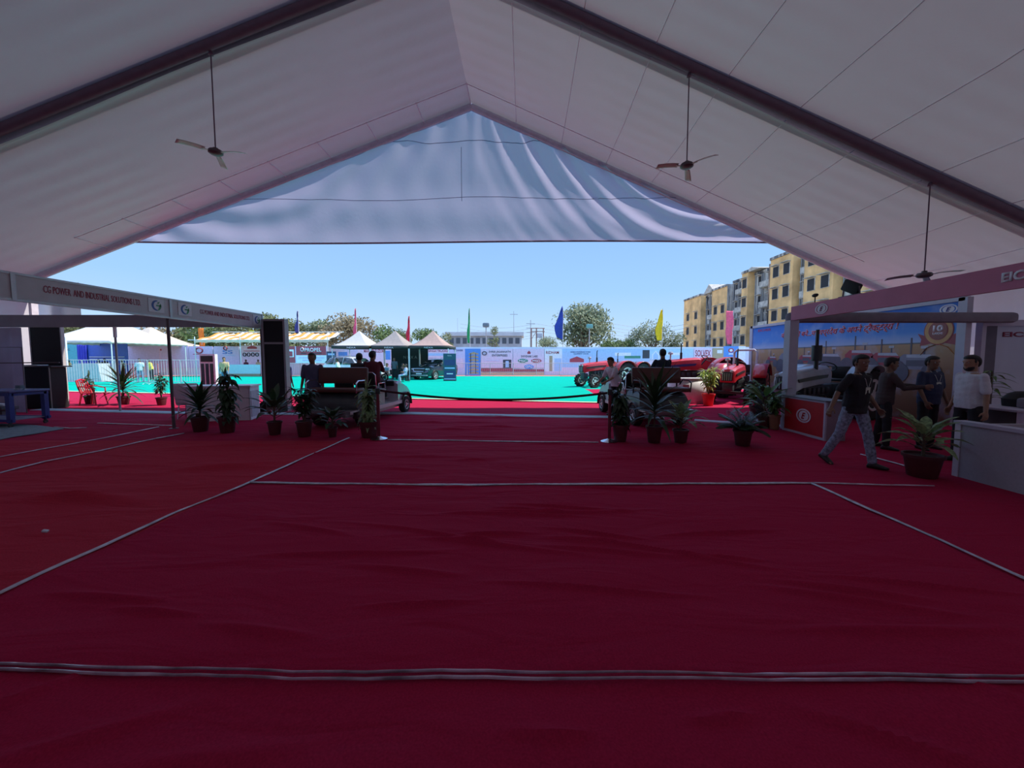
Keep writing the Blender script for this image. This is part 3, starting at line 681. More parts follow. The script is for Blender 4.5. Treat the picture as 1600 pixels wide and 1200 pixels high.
# red counter
redp = mat('red_panel', (.48, .010, .02), .4)
ro = thing('red_counter', 'red-fronted counter with white edges and a round letter emblem', 'counter', (6.0, 7.75, 0))
b = MB(); b.box(.02, 0, 0, .40, 1.28, .78); b.build('body', mat('counter_mauve', (.30, .24, .30), .6), ro)
b = MB(); b.box(-.0, .05, .05, .02, 1.23, .75); fp = b.build('front_panel', redp, ro)
b = MB(); b.box(-.012, 0, 0, .02, .05, .78); b.box(-.012, 1.23, 0, .02, 1.28, .78); b.box(-.012, .05, 0, .02, 1.23, .05); b.box(-.012, .05, .75, .02, 1.23, .78); b.build('white_edging', lil, ro)
b = MB(); b.box(-.03, -.02, .78, .43, 1.30, .81); b.build('counter_top', mat('top_slate', (.16, .18, .20), .4), ro)
round_e(fp, (-.004, .62, .42), FACE_L, .44, .30, signw, redp)
# backdrop wall with printed banner
BX = 10.45
ro = thing('backdrop_wall', 'long blue-sky and wheat-field printed backdrop with red Hindi slogan', 'banner', (BX, 9.1, 0))
bm_ = bpy.data.materials.new('printed_backdrop'); bm_.use_nodes = True; N, L = nodes(bm_); N['Principled BSDF'].inputs['Roughness'].default_value = .6
t = N.new('ShaderNodeTexCoord'); sp = N.new('ShaderNodeSeparateXYZ'); L.new(t.outputs['Object'], sp.inputs[0])
r = N.new('ShaderNodeValToRGB'); mr = N.new('ShaderNodeMapRange'); mr.inputs['From Max'].default_value = 3.1; L.new(sp.outputs[2], mr.inputs[0]); L.new(mr.outputs[0], r.inputs[0])
e = r.color_ramp.elements; e[0].position = 0; e[0].color = (.16, .07, .03, 1); e[1].position = 1; e[1].color = (.02, .14, .62, 1)
for p, c in ((.45, (.34, .17, .08, 1)), (.655, (.50, .30, .16, 1)), (.66, (.06, .07, .08, 1)), (.672, (.42, .52, .78, 1)), (.76, (.10, .30, .78, 1))):
    q = e.new(p); q.color = c
ns = N.new('ShaderNodeTexNoise'); ns.inputs['Scale'].default_value = 1.6; ns.inputs['Detail'].default_value = 6; L.new(t.outputs['Object'], ns.inputs[0])
r2 = N.new('ShaderNodeValToRGB'); L.new(ns.outputs[0], r2.inputs[0]); r2.color_ramp.elements[0].position = .5; r2.color_ramp.elements[0].color = (0, 0, 0, 1); r2.color_ramp.elements[1].position = .75; r2.color_ramp.elements[1].color = (.5, .5, .5, 1)
mx = N.new('ShaderNodeMix'); mx.data_type = 'RGBA'; L.new(r2.outputs[0], mx.inputs[0]); L.new(r.outputs[0], mx.inputs[6]); mx.inputs[7].default_value = (.45, .55, .8, 1); L.new(mx.outputs[2], N['Principled BSDF'].inputs['Base Color'])
b = MB(); b.box(0, .3, .0, .03, 9.0, 3.02); bk = b.build('printed_sheet', bm_, ro)
b = MB(); b.box(-.04, 8.95, 0, .1, 9.15, 3.12); b.box(-.04, .24, 0, .1, .44, 3.1); b.box(-.04, .3, 3.02, .1, 9.1, 3.12); b.build('white_frame', lil, ro)
hind = mat('slogan_red', (.62, .03, .08), .5); hw = mat('slogan_outline', (.78, .72, .78), .5)
def slogan(s, y0, y1, z, h, nm):
    text(s, 'slogan_backing', abs(y1-y0)*1.004, h*1.05, hw, bk, (-.004, (y0+y1)/2-9.1, z), FACE_L, .002, .2, bold=.045)
    text(s, 'slogan', abs(y1-y0), h, hind, bk, (-.008, (y0+y1)/2-9.1, z), FACE_L, .002, .2, bold=.012)
slogan('मंडीदीप में बने...मध्यप्रदेश के अपने ट्रैक्टर्स !', 16.05, 11.05, 2.56, .30, 'slogan')
text('EICHER', 'small_lettering', .9, .10, hind, bk, (-.006, 17.2-9.1, 2.88), FACE_L)
round_e(bk, (-.004, 9.78-9.1, 2.86), FACE_L, .42, .24, hw, mat('emblem_navy', (.03, .05, .3), .5))
# medallion with ribbon tails
gold = mat('medal_gold', (.62, .33, .12), .5); mred = mat('medal_maroon', (.34, .04, .06), .5)
my, mz = 9.98-9.1, 2.35
def disc(r, m, nm, x):
    b = MB(); b.prism([(my+r*math.cos(2*math.pi*i/36), mz+r*math.sin(2*math.pi*i/36)) for i in range(36)], x-.003, x, 'x'); return b.build(nm, m, bk)
b = MB(); b.prism([(my-.15, mz-.18), (my-.52, mz-.05), (my-.42, mz-.2), (my-.45, mz-.38), (my-.1, mz-.3)], -.004, -.002, 'x'); b.prism([(my+.15, mz-.18), (my+.52, mz-.05), (my+.42, mz-.2), (my+.45, mz-.38), (my+.1, mz-.3)], -.004, -.002, 'x'); b.build('ribbon', mred, bk)
for s in (-1, 1):
    b = MB(); b.tube([(-.006, my+s*.05, mz-.35), (-.006, my+s*.25, mz-.42), (-.006, my+s*.42, mz-.62)], [.03, .025, .01], 6, flat=.2); b.build('ribbon_tail', gold, bk)
disc(.36, mred, 'medal_rim', -.006); disc(.335, gold, 'medal_band', -.010); disc(.235, mred, 'medal_centre_rim', -.014); disc(.215, mat('medal_brown', (.30, .08, .07), .5), 'medal_centre', -.018)
text('10', 'medal_number', .25, .16, hw, bk, (-.02, my, mz+.06), FACE_L, bold=.05); text('LAKHS', 'medal_word', .25, .06, hw, bk, (-.02, my, mz-.07), FACE_L, bold=.05)
# printed tractors on the backdrop: flat shapes, part of the print
prt = [mat('print_grey', (.26, .25, .32), .6), mat('print_red', (.40, .06, .09), .6), mat('print_slate', (.12, .11, .15), .6), mat('print_light', (.50, .50, .58), .6)]
for i, (yc, z0, s, mi) in enumerate(((15.6, 1.45, .9, 0), (14.6, 1.5, .6, 1), (13.5, 1.4, .9, 2), (12.3, 1.5, .9, 1), (11.4, 1.45, .8, 1), (10.5, 1.35, .9, 0), (16.6, 1.5, .5, 1))):
    b = MB(); y = yc-9.1
    b.m = mi; b.prism([(y-.55*s, z0), (y+.55*s, z0), (y+.6*s, z0+.30*s), (y+.4*s, z0+.46*s), (y-.35*s, z0+.46*s), (y-.55*s, z0+.3*s)], -.004, -.002, 'x')
    b.m = 3; b.prism([(y-.5*s, z0+.34*s), (y+.3*s, z0+.36*s), (y+.3*s, z0+.45*s), (y-.4*s, z0+.45*s)], -.006, -.004, 'x')
    b.m = 2; b.prism([(y-.3*s, z0+.1*s), (y+.3*s, z0+.1*s), (y+.3*s, z0+.28*s), (y-.3*s, z0+.28*s)], -.006, -.004, 'x')
    b.box(-.006, y+.15*s, z0+.45*s, -.004, y+.2*s, z0+.95*s); b.box(-.006, y-.25*s, z0+.45*s, -.004, y-.2*s, z0+.62*s); b.m = 3; b.box(-.006, y-.32*s, z0+.62*s, -.004, y-.12*s, z0+.7*s)
    b.m = 2
    for q in (-.45, .5): b.prism([(y+q*s+.3*s*math.cos(2*math.pi*k/20), z0-.1*s+.3*s*math.sin(2*math.pi*k/20)) for k in range(20)], -.008-i*.0012-(q > 0)*.0006, -.0076-i*.0012-(q > 0)*.0006, 'x')
    b.build('printed_tractor', prt, bk)
# second booth wall at far right, low wall, table
ro = thing('booth_partition', 'pale blue-white partition facing the camera at the right edge, red lettering', 'partition', (10.95, 9.42, 0))
b = MB(); b.box(.3, 0, 0, 4, .05, 2.42); pp = b.build('panel', mat('panel_blue_white', (.46, .50, .62), .5, var=.08, scale=1.2), ro)
b = MB(); b.box(-.1, -.05, 2.42, 4, .1, 2.56); b.box(-.1, -.04, 0, .0, .1, 2.42); b.build('frame', lil, ro)
b = MB(); b.box(0, 0, 0, .3, .04, 2.42); b.build('dark_panel', mat('panel_dark', (.12, .11, .15), .7), ro)  # narrow darker strip at the left end of the partition
text('EICHER', 'lettering', 1.15, .12, mat('lettering_maroon', (.25, .03, .08), .6), pp, (1.0, -.006, 2.22), FRONT, bold=.03)
ro = thing('low_wall_counter', 'white low counter wall at the right edge behind the potted plant', 'counter', (6.05, 5.45, 0))
b = MB(); b.box(.0, -3.2, 0, .06, 0, .74); b.box(0, -.06, 0, .9, 0, .74); b.build('panel', mat('low_wall_white', (.42, .42, .47), .6, var=.05, scale=30, bump=.1), ro)
b = MB(); b.box(-.03, -3.2, .74, .14, .02, .785); b.build('ledge', lil, ro)
b = MB(); b.box(-.012, -.06, 0, .0, .012, .74); b.build('corner_trim', signw, ro)
ro = thing('skirted_table', 'table with a gathered pale lilac skirt at the right edge', 'table', (8.3, 6.1, 0))
b = MB()
b.grid(lambda u, v: (lerp(-1.05, 1.7, u), -.35+.022*math.sin(u*150)*(1-.3*v), lerp(.05, .86, v)), 260, 3); b.build('skirt', mat('lilac_satin', (.48, .43, .55), .55), ro)
b = MB(); b.rbox((.32, 0, .875), (2.8, .75, .04), .012); b.build('table_top', mat('cloth_lilac', (.50, .46, .56), .7), ro)
b = MB(); b.box(-1.0, -.3, 0, -.95, .3, .86); b.box(1.6, -.3, 0, 1.65, .3, .86); b.build('frame', fdark, ro)
ro = thing('laptop_bag', 'black slumped bag on the skirted table', 'bag', (7.95, 6.15, .895))
b = MB(); b.loft([oval(Vector((0, 0, z)), Vector((1, 0, 0)), Vector((0, 1, 0)), a, c, 16, 4) for z, a, c in ((0, .34, .16), (.12, .35, .17), (.2, .28, .13), (.235, .2, .08))]); b.build('body', blk, ro)
b = MB(); b.tube([(-.3, -.12, .15), (-.1, -.17, .19), (.2, -.16, .18)], .006, 5); b.build('strap', fdark, ro)
for i, (xx, lab) in enumerate(((7.55, 'small white device at the left of the black bag, glossy ring front'), (8.15, 'wider white device in front of the black bag, ring front'))):
    ro = thing('desk_device', lab, 'device', (xx, 5.92, .895)); w = .12 if i == 0 else .30
    b = MB(); b.rbox((0, 0, .08), (w, .1, .15), .03); b.build('body', mat('device_grey', (.24, .24, .28), .4), ro)
    b = MB(); b.M = Matrix.Translation((w*.2, -.053, .085)) @ Matrix.Diagonal((1.2, 1, .9, 1)); b.ring((0, 0, 0), .05, .011, 'y', 20, 6)
    b.build('ring', signw, ro)
    if i: b = MB(); b.rbox((-w*.25, -.052, .08), (.11, .012, .09), .01); b.build('screen', signw, ro)
ro = thing('tabletop_fern', 'small dark sprig plant beside the white frame post, right', 'plant', (8.8, 7.4, 0))
b = MB(); b.lathe([(.14, 0), (.18, .3), (.16, .3), (.01, .28)], n=16); b.build('pot', pot_m, ro)
b = MB()
for i in range(26): a = i*2.4; blade(b, (0, 0, .9+i*.02), (math.cos(a), math.sin(a), .5), .35, .06, 1.2, 5)
b.build('foliage', leaf_m, ro); b = MB(); b.tube([(0, 0, .25), (0, 0, 1.4)], .012, 6); b.build('stem', trunkm, ro)
# ================================================================ vehicles
rub = mat('rubber', (.018, .018, .018), .85, bump=.3, bscale=60); brownv = mat('brown_vinyl', (.105, .030, .022), .45, var=.12)
body_g = mat('cart_body_grey', (.075, .08, .085), .4, var=.15); bodyw = mat('cart_body_white', (.55, .56, .60), .3); blackp = mat('black_plastic', (.02, .02, .022), .4)
chrome = MATS.get('chrome') or mat('chrome', (.75, .75, .80), .15, 1); glass = mat('dark_glass', (.02, .03, .035), .06, coat=.5); steel = mat('steel_grey', (.35, .35, .36), .4, .7)
hubm = mat('hub_silver', (.50, .50, .52), .35, .6)
def wheel(par, c, r, w, hub=None, name='wheel', lugs=0, hr=.58):
    """wheel turning about X"""
    b = MB(); n = 32
    prof = [(r*.60, -w*.42), (r*.72, -w*.5), (r*.93, -w*.47), (r, -w*.34), (r, w*.34), (r*.93, w*.47), (r*.72, w*.5), (r*.60, w*.42)]
    b.loft([[(c[0]+x, c[1]+q*math.cos(2*math.pi*k/n), c[2]+q*math.sin(2*math.pi*k/n)) for k in range(n)] for q, x in prof])
    for k in range(lugs):
        a = 2*math.pi*k/lugs
        for s in (-1, 1):
            o = b.M; b.M = o @ Matrix.Translation(c) @ Matrix.Rotation(a+(s*.06), 4, 'X') @ Matrix.Translation((s*w*.24, 0, r*1.0)) @ Matrix.Rotation(s*.6, 4, 'Z')
            b.box(-w*.26, -.022*r/.5, -.03, w*.26, .022*r/.5, .03); b.M = o
    wo_ = b.build(name, rub, par)
    b = MB()
    for s in (-1, 1):
        b.loft([[(c[0]+s*x*w, c[1]+q*math.cos(2*math.pi*k/24), c[2]+q*math.sin(2*math.pi*k/24)) for k in range(24)] for q, x in ((r*hr*1.06, .40), (r*hr, .48), (r*hr*.86, .44), (r*hr*.80, .30), (r*.24, .26), (r*.22, .42), (r*.02, .44))])
        for k in range(5):
            a = 2*math.pi*k/5; p0 = (c[0]+s*w*.36, c[1]+r*.2*math.cos(a), c[2]+r*.2*math.sin(a)); p1 = (c[0]+s*w*.36, c[1]+r*hr*.9*math.cos(a), c[2]+r*hr*.9*math.sin(a)); b.tube([p0, p1], r*.07, 6)
    b.build('hub', hub or hubm, wo_); return wo_
def golf_cart(label, loc, rz, seed=0, hoodm=None):
    ro = thing('golf_cart', label, 'golf cart', loc, rz)      # rear at -Y, drives towards +Y
    W_, L_ = .62, 1.6
    for sx_ in (-1, 1):
        wheel(ro, (sx_*.56, -.1, .25), .25, .20); wheel(ro, (sx_*.56, 2.35, .25), .25, .18)
    b = MB(); b.box(-.60, -.75, .36, .60, -.62, .41); b.box(-.62, -.78, .40, .62, -.30, .44)
    for q in (-.45, .45): b.box(q-.03, -.75, .28, q+.03, .6, .36)
    b.box(-.5, -.2, .22, .5, 2.6, .30); b.build('chassis', steel, ro)
    # rounded rear cowl
    b = MB()
    b.loft([[(x*w_, y, z) for x, y, z in ((-1, .42, z0), (-1, y0, z0), (-.6, y0-.06, z0), (0, y0-.09, z0), (.6, y0-.06, z0), (1, y0, z0), (1, .42, z0))] for z0, y0, w_ in ((.42, -.42, .60), (.52, -.46, .62), (.66, -.42, .61), (.78, -.34, .58), (.84, -.22, .54))])
    b.build('rear_cowl', body_g, ro)
    for s in (-1, 1):
        b = MB(); b.rbox((s*.52, -.44, .56), (.08, .05, .07), .02); b.build('tail_light', mat('tail_red', (.25, .01, .01), .3), ro)
        b = MB(); P = [(s*.60, .30*math.cos(R(a))-.1, .27+.31*math.sin(R(a))) for a in range(-10, 191, 20)]
        vs = [(p[0]-s*.14, p[1], p[2]) for p in P]+[(p[0]+s*.06, p[1], p[2]) for p in P]; n = len(P)
        b.add(vs, [(i, i+1, n+i+1, n+i) for i in range(n-1)], True); b.build('rear_fender', body_g, ro, solid=.02)
    # rear-facing bench, seat and backrest
    b = MB(); b.rbox((0, -.33, .90), (1.24, .46, .10), .035); b.build('rear_seat', brownv, ro)
    b = MB(); b.rbox((0, .02, 1.23), (1.28, .10, .40), .04, (R(-6), 0, 0)); b.build('rear_backrest', brownv, ro)
    b = MB()
    for s in (-1, 1):
        b.tube([(s*.62, -.5, .84), (s*.63, -.52, 1.06), (s*.63, -.42, 1.12), (s*.63, -.12, 1.12), (s*.62, -.0, 1.0)], .016, 8)
        b.tube([(s*.57, .05, .7), (s*.57, .07, 1.40)], .02, 8)
    b.build('arm_rail', chrome if seed == 0 else blackp, ro)
    # front bench and individual black backrest
    b = MB(); b.rbox((0, .85, .78), (1.2, .5, .12), .04); b.box(-.55, .62, .40, .55, 1.08, .72); b.build('front_seat', mat('seat_beige', (.42, .38, .34), .5), ro)
    for s in (-1, 1):
        b = MB(); b.rbox((s*.31, .55, 1.06), (.50, .07, .42), .05, (R(5), 0, 0)); fbk = b.build('front_backrest', blackp, ro)
        b = MB(); q = s*.31; b.tube([(q-.25, .60, .72), (q-.26, .53, 1.22), (q-.2, .50, 1.28), (q+.2, .50, 1.28), (q+.26, .53, 1.22), (q+.25, .6, .72)], .014, 8); b.build('chrome_frame', chrome, fbk)
        b = MB(); b.tube([(s*.60, .62, .80), (s*.61, .62, 1.0), (s*.61, .95, 1.0), (s*.60, 1.02, .82)], .014, 8); b.build('armrest', chrome, ro)
    # floor, front body, dash, hood
    b = MB(); b.box(-.58, .3, .34, .58, 2.0, .40); b.box(-.64, .45, .33, -.58, 2.0, .42); b.box(.58, .45, .33, .64, 2.0, .42); b.build('floor_board', bodyw, ro)
    b = MB(); prof = [(1.78, .38), (1.76, .95), (1.86, 1.02), (2.10, .96), (2.55, .80), (2.78, .62), (2.84, .40), (2.65, .36)]
    secs = []
    for x, k in ((-.60, .90), (-.56, .97), (-.35, 1.0), (0, 1.02), (.35, 1.0), (.56, .97), (.60, .90)): secs.append([(x, lerp(2.2, y, k), lerp(.4, z, k)) for y, z in prof])
    b.loft(secs); b.build('hood', hoodm or mat('hood_silver', (.50, .46, .52), .2, .2, coat=.6), ro)
    b = MB(); b.rbox((0, 1.74, .93), (1.05, .08, .16), .03); b.build('dashboard', blackp, ro)
    for s in (-1, 1):
        b = MB(); P = [(s*.585, .34*math.cos(R(a))+2.35, .27+.36*math.sin(R(a))) for a in range(-5, 186, 16)]
        vs = [(p[0]-s*.14, p[1], p[2]) for p in P]+[(p[0]+s*.08, p[1], p[2]) for p in P]; n = len(P)
        b.add(vs, [(i, i+1, n+i+1, n+i) for i in range(n-1)], True); b.build('front_fender', blackp, ro, solid=.02)
        b = MB(); b.rbox((s*.4, 2.80, .62), (.2, .06, .1), .03, (R(-20), 0, 0)); b.build('headlight', mat('lamp_lens', (.6, .6, .6), .1), ro)
    q = -.28 if seed else .28
    b = MB(); o = b.M; b.M = Matrix.Translation((q, 1.45, 1.16)) @ Matrix.Rotation(R(-55), 4, 'X'); b.ring((0, 0, 0), .19, .018, 'z', 24, 8)
    for a in (90, 210, 330): b.tube([(0, 0, -.02), (.18*math.cos(R(a)), .18*math.sin(R(a)), 0)], .012, 6)
    b.M = o; b.tube([(q, 1.45, 1.15), (q, 1.76, .85)], .02, 8); b.build('steering_wheel', blackp, ro)
    return ro
x0 = G(500, 663)[0]; 
golf_cart('left open golf cart seen from behind, brown bench, silver hood', (-4.5, 9.62, 0), R(-6))
golf_cart('right open golf cart seen from behind, brown bench behind the big palm', (3.28, 9.75, 0), R(7), 1, bodyw)

# ---- cars
def suv(label, loc, rz, paint, scale=1.0, name='car', dark=glass, silver=None):
    """body lofted from rear (+Y) to front (-Y)"""
    ro = thing(name, label, 'car', loc, rz); W_ = .90*scale; k = scale
    # stations: y, bottom, belt, roof, half width belt, half width roof
    st = [(-2.12, .42, .62, .64, .66, .60), (-2.05, .30, .80, .82, .80, .66), (-1.85, .27, .93, .96, .88, .70), (-1.2, .27, 1.02, 1.05, .90, .72), (-.80, .27, 1.05, 1.10, .90, .72), (-.25, .27, 1.06, 1.50, .90, .64), (.15, .27, 1.07, 1.61, .90, .65), (1.0, .27, 1.08, 1.62, .90, .65), (1.6, .28, 1.08, 1.55, .89, .62), (1.95, .32, 1.06, 1.20, .86, .66), (2.08, .42, .95, .98, .80, .66)]
    b = MB(); secs = []
    for y, z0, zb_, zr, wb, wr in st:
        h = [(-wb*.94, z0), (-wb, (z0+zb_)/2), (-wb*.985, zb_), (-wr, zr-.03), (-wr*.6, zr), (0, zr+.012), (wr*.6, zr), (wr, zr-.03), (wb*.985, zb_), (wb, (z0+zb_)/2), (wb*.94, z0)]
        secs.append([(x*k, y*k, z*k) for x, z in h])
    b.loft(secs); body = b.build('body', paint, ro)
    b = MB()      # glasshouse strips, slightly proud of the body
    def pane(P): b.add([Vector(p)*k for p in P], [tuple(range(len(P)))])
    for s in (-1, 1):
        o = .012*s
        pane([(s*.893+o, -.68, 1.09), (s*.66+o, -.20, 1.50), (s*.66+o, .38, 1.575), (s*.895+o, .38, 1.10)])
        pane([(s*.895+o, .45, 1.10), (s*.665+o, .45, 1.575), (s*.665+o, 1.10, 1.57), (s*.895+o, 1.10, 1.11)])
        pane([(s*.895+o, 1.17, 1.11), (s*.665+o, 1.17, 1.565), (s*.64+o, 1.55, 1.50), (s*.88+o, 1.75, 1.14)])
    pane([(-.70, -.80, 1.125), (.70, -.80, 1.125), (.60, -.27, 1.50), (-.60, -.27, 1.50)])
    pane([(-.64, 1.66, 1.53), (.64, 1.66, 1.53), (.72, 1.97, 1.22), (-.72, 1.97, 1.22)])
    b.build('window_glass', dark, ro, solid=.01)
    b = MB(); b.rbox((0, -2.08*k, .76*k), (1.0*k, .08*k, .22*k), .02); g = b.build('grille', blackp, ro)
    b = MB(); b.M = Matrix.Scale(k, 4)
    b.tube([(-.52, -2.13, .88), (.52, -2.13, .88), (.44, -2.15, .66), (-.44, -2.15, .66), (-.52, -2.13, .88)], .022, 6); b.build('chrome_surround', chrome, g)
    b = MB(); b.M = Matrix.Scale(k, 4); b.rbox((0, -2.10, .36), (1.5, .10, .12), .03); b.build('bumper', steel, ro)
    b = MB(); b.rbox((0, -2.14*k, .50*k), (.5*k, .03, .11*k), .005); b.build('number_plate', white, ro)
    for s in (-1, 1):
        b = MB(); b.rbox((s*.68*k, -2.0*k, .84*k), (.30*k, .12, .10*k), .03, (0, 0, s*.45)); b.build('headlight', mat('lamp_lens', (.6, .6, .6), .1), ro)
        b = MB(); b.rbox((s*.98*k, -.55*k, 1.12*k), (.16*k, .10, .12*k), .03); b.build('side_mirror', paint, ro)
        for y in (-1.30, 1.30):
            wheel(ro, (s*.84*k, y*k, .345*k), .345*k, .22*k, hr=.66)
            b = MB(); P = [(s*.905*k, (y+.41*math.cos(R(a)))*k, (.345+.41*math.sin(R(a)))*k) for a in range(0, 181, 15)]; b.tube(P, .03*k, 6); b.build('wheel_arch', blackp, ro)
    b = MB()
    for s in (-1, 1): b.tube([(s*.56*k, -.05*k, 1.62*k), (s*.56*k, .0, 1.68*k), (s*.56*k, 1.3*k, 1.66*k), (s*.56*k, 1.4*k, 1.60*k)], .016*k, 6)
    b.build('roof_rail', steel, ro)
    return ro
dgreen = mat('paint_dark_teal', (.015, .035, .045), .25, .3, coat=1); wpaint = mat('paint_white', (.72, .72, .74), .25, coat=1)
def P2(px, Y): return at(px, 600, Y)[0]
suv('dark teal car parked under the right dark-trimmed canopy, chrome grille', (P2(676, 30.5), 31.5, 0), R(-22), dgreen)
suv('white car parked under the left canopy behind the golf cart driver', (P2(556, 29), 29.2, 0), R(74), wpaint, 1.1)
# ---- tractors
tred = mat('tractor_red', (.55, .02, .03), .3, coat=.6, var=.06); tdark = mat('tractor_dark', (.04, .045, .05), .5); tsil = mat('tractor_silver', (.42, .45, .50), .3, .3); tcream = mat('tractor_rim', (.55, .16, .14), .4)
def tractor(label, loc, rz, hood, rim, s=1.0, roof=None, stripe=None, exhaust='stack'):
    """front at -Y"""
    ro = thing('tractor', label, 'tractor', loc, rz); ro.scale = (s, s, s)
    for q in (-1, 1):
        wheel(ro, (q*.62, -1.55, .36), .36, .22, rim, 'front_wheel', 14)
        wheel(ro, (q*.72, .55, .66), .66, .36, rim, 'rear_wheel', 18, .62)
        b = MB(); P = [(.74*math.cos(R(a))+.55, .70+.74*math.sin(R(a))) for a in range(20, 176, 12)]; n = len(P)
        b.add([(q*.5, y, z) for y, z in P]+[(q*.95, y, z) for y, z in P], [(i, i+1, n+i+1, n+i) for i in range(n-1)], True)
        b.prism([(.55, .75)]+P, q*.5-.01, q*.5+.01, 'x'); b.build('fender', hood, ro, solid=.02)
    b = MB(); b.rbox((0, -.5, .72), (.36, 1.7, .42), .05); b.rbox((0, .4, .70), (.46, .8, .5), .06); b.box(-.62, -1.6, .34, .62, -1.5, .44)
    b.tube([(-.7, .55, .66), (.7, .55, .66)], .09, 10); b.rbox((0, -1.75, .62), (.34, .3, .3), .03)
    for k in range(5): b.rbox((.2, -1.2+k*.22, .78), (.08, .12, .16), .02); b.rbox((-.2, -1.2+k*.22, .78), (.08, .12, .16), .02)
    b.tube([(-.22, -1.3, .6), (-.26, -.6, .62), (-.24, .0, .9)], .03, 6); b.build('engine', tdark, ro)
    b = MB(); secs = []
    for y, z0, z1, w in ((-1.98, .90, 1.18, .20), (-1.92, .78, 1.26, .25), (-1.6, .88, 1.33, .27), (-.9, .95, 1.40, .28), (-.35, .98, 1.44, .28), (-.25, 1.0, 1.42, .26)):
        secs.append([(-w, y, z0), (-w*1.02, y, (z0+z1)/2), (-w*.92, y, z1-.08), (-w*.6, y, z1-.015), (0, y, z1), (w*.6, y, z1-.015), (w*.92, y, z1-.08), (w*1.02, y, (z0+z1)/2), (w, y, z0)])
    b.loft(secs); hd = b.build('hood', hood, ro)
    b = MB()
    for q in (-1, 1): b.prism([(-1.8, 1.02), (-.5, 1.12), (-.45, 1.2), (-1.0, 1.18), (-1.85, 1.10)], q*.285-.008, q*.285+.008, 'x')
    b.build('side_decal', stripe or blackp, hd)
    b = MB(); b.rbox((0, -1.97, 1.0), (.36, .06, .34), .02); g = b.build('grille', blackp, hd)
    b = MB()
    for k in range(5): b.box(-.15+k*.07, -2.01, .86, -.13+k*.07, -1.99, 1.12)
    b.build('grille_bars', tsil, g)
    for q in (-1, 1): b = MB(); b.ball((q*.15, -1.99, 1.19), (.06, .03, .05), 12); b.build('headlight', mat('lamp_lens', (.6, .6, .6), .1), hd)
    if exhaust == 'stack':
        b = MB(); b.tube([(.12, -1.0, 1.38), (.12, -1.0, 1.62)], .045, 10); b.tube([(.12, -1.0, 1.62), (.12, -1.0, 1.95), (.12, -.95, 2.0)], .024, 8); b.build('exhaust', blackp, ro)
    else:
        b = MB(); b.tube([(.2, -.9, 1.3), (.2, -.9, 1.55)], .05, 10); b.tube([(.2, -.9, 1.55), (.2, -.9, 1.95)], .115, 14); b.tube([(.2, -.9, 1.95), (.2, -.9, 2.35)], .04, 8); b.build('exhaust', blackp, ro)
    b = MB(); b.lathe([(.03, 1.36), (.03, 1.55), (.09, 1.56), (.10, 1.60), (.07, 1.66), (.01, 1.67)], (-.14, -1.3, 0), 14); b.build('air_cleaner', tsil, ro)
    b = MB(); b.rbox((0, .62, 1.02), (.46, .42, .08), .03); b.rbox((0, .86, 1.22), (.44, .07, .36), .03); b.build('seat', blackp, ro)
    b = MB(); o = b.M; b.M = Matrix.Translation((0, .12, 1.40)) @ Matrix.Rotation(R(-35), 4, 'X'); b.ring((0, 0, 0), .2, .016, 'z', 22, 6); b.tube([(-.2, 0, 0), (.2, 0, 0)], .012, 6); b.M = o
    b.tube([(0, .12, 1.40), (0, -.15, 1.1)], .03, 8); b.build('steering_wheel', blackp, ro)
    b = MB(); b.box(-.5, -.1, .58, .5, .35, .62); b.rbox((0, 1.25, .5), (.5, .1, .08), .02); b.build('foot_plate', tdark, ro)
    if roof:
        b = MB(); b.tube([(-.42, .95, .9), (-.42, 1.0, 1.9), (-.32, 1.0, 2.0), (.32, 1.0, 2.0), (.42, 1.0, 1.9), (.42, .95, .9)], .045, 10); b.build('roll_bar', roof, ro)
    return ro
tractor('far red tractor with raised exhaust beside the green carpet edge', (P2(958, 22.2), 23.2, 0), R(-62), tred, mat('rim_teal_white', (.45, .62, .60), .5), 1.05)
tractor('second far red tractor just behind the nearer far one', (P2(985, 25.5), 26.2, 0), R(-62), tred, mat('rim_teal_white', (.45, .62, .60), .5), 1.0)
tractor('long-hooded red tractor behind the seated man of the right cart', (8.3, 18.2, 0), R(-84), tred, mat('rim_grey', (.5, .5, .5), .5), 1.18, stripe=mat('decal_navy', (.05, .03, .12), .4))
tractor('bright red tractor with white roll bar, right of the sunlit potted plant', (8.55, 15.6, 0), R(-40), tred, tcream, 1.0, roof=signw)
tractor('silver-hooded tractor inside the right booth behind the square post', (8.35, 10.9, 0), R(-62), tsil, mat('rim_white', (.6, .6, .6), .5), 1.02, exhaust='can', stripe=mat('decal_green_grey', (.06, .08, .06), .4))
# ================================================================ perimeter wall, banners, barricades
YW = 38.0
def PX(px, Y): return at(px, 600, Y)[0]
def PZ(py, Y): return at(800, py, Y)[1]
hoard = mat('hoarding_fabric', (.72, .68, .80), .8, var=.06, scale=.6); wtop = mat('white_awning_cloth', (.72, .71, .75), .8, var=.05, trans=.2)
b = MB(); xa, xb = PX(120, YW), PX(1245, YW)
b.grid(lambda u, v: (lerp(xa, xb, u), YW-.005+.015*math.sin(u*300), lerp(0, 2.75, v)), 300, 2); tag(b.build('wall_front', hoard), kind='structure')
ro = thing('wall_valance', 'white scalloped cloth valance running along the top of the banner wall', 'cloth', (0, YW, 0))
b = MB()
def vf(u, v):
    x = lerp(xa, xb, u); p = (x/3.05) % 1; sag = .16*(4*(p-.5)**2)
    return (x, YW+.1-.45*v*0-.3*(1-v), 2.52+.12*v+(.20+sag*.6)*v+.02*math.sin(x*9))
b.grid(vf, 420, 4); b.build('cloth', wtop, ro, solid=.01)
def c3(m): return mat('print_'+m[0], m[1], .6)
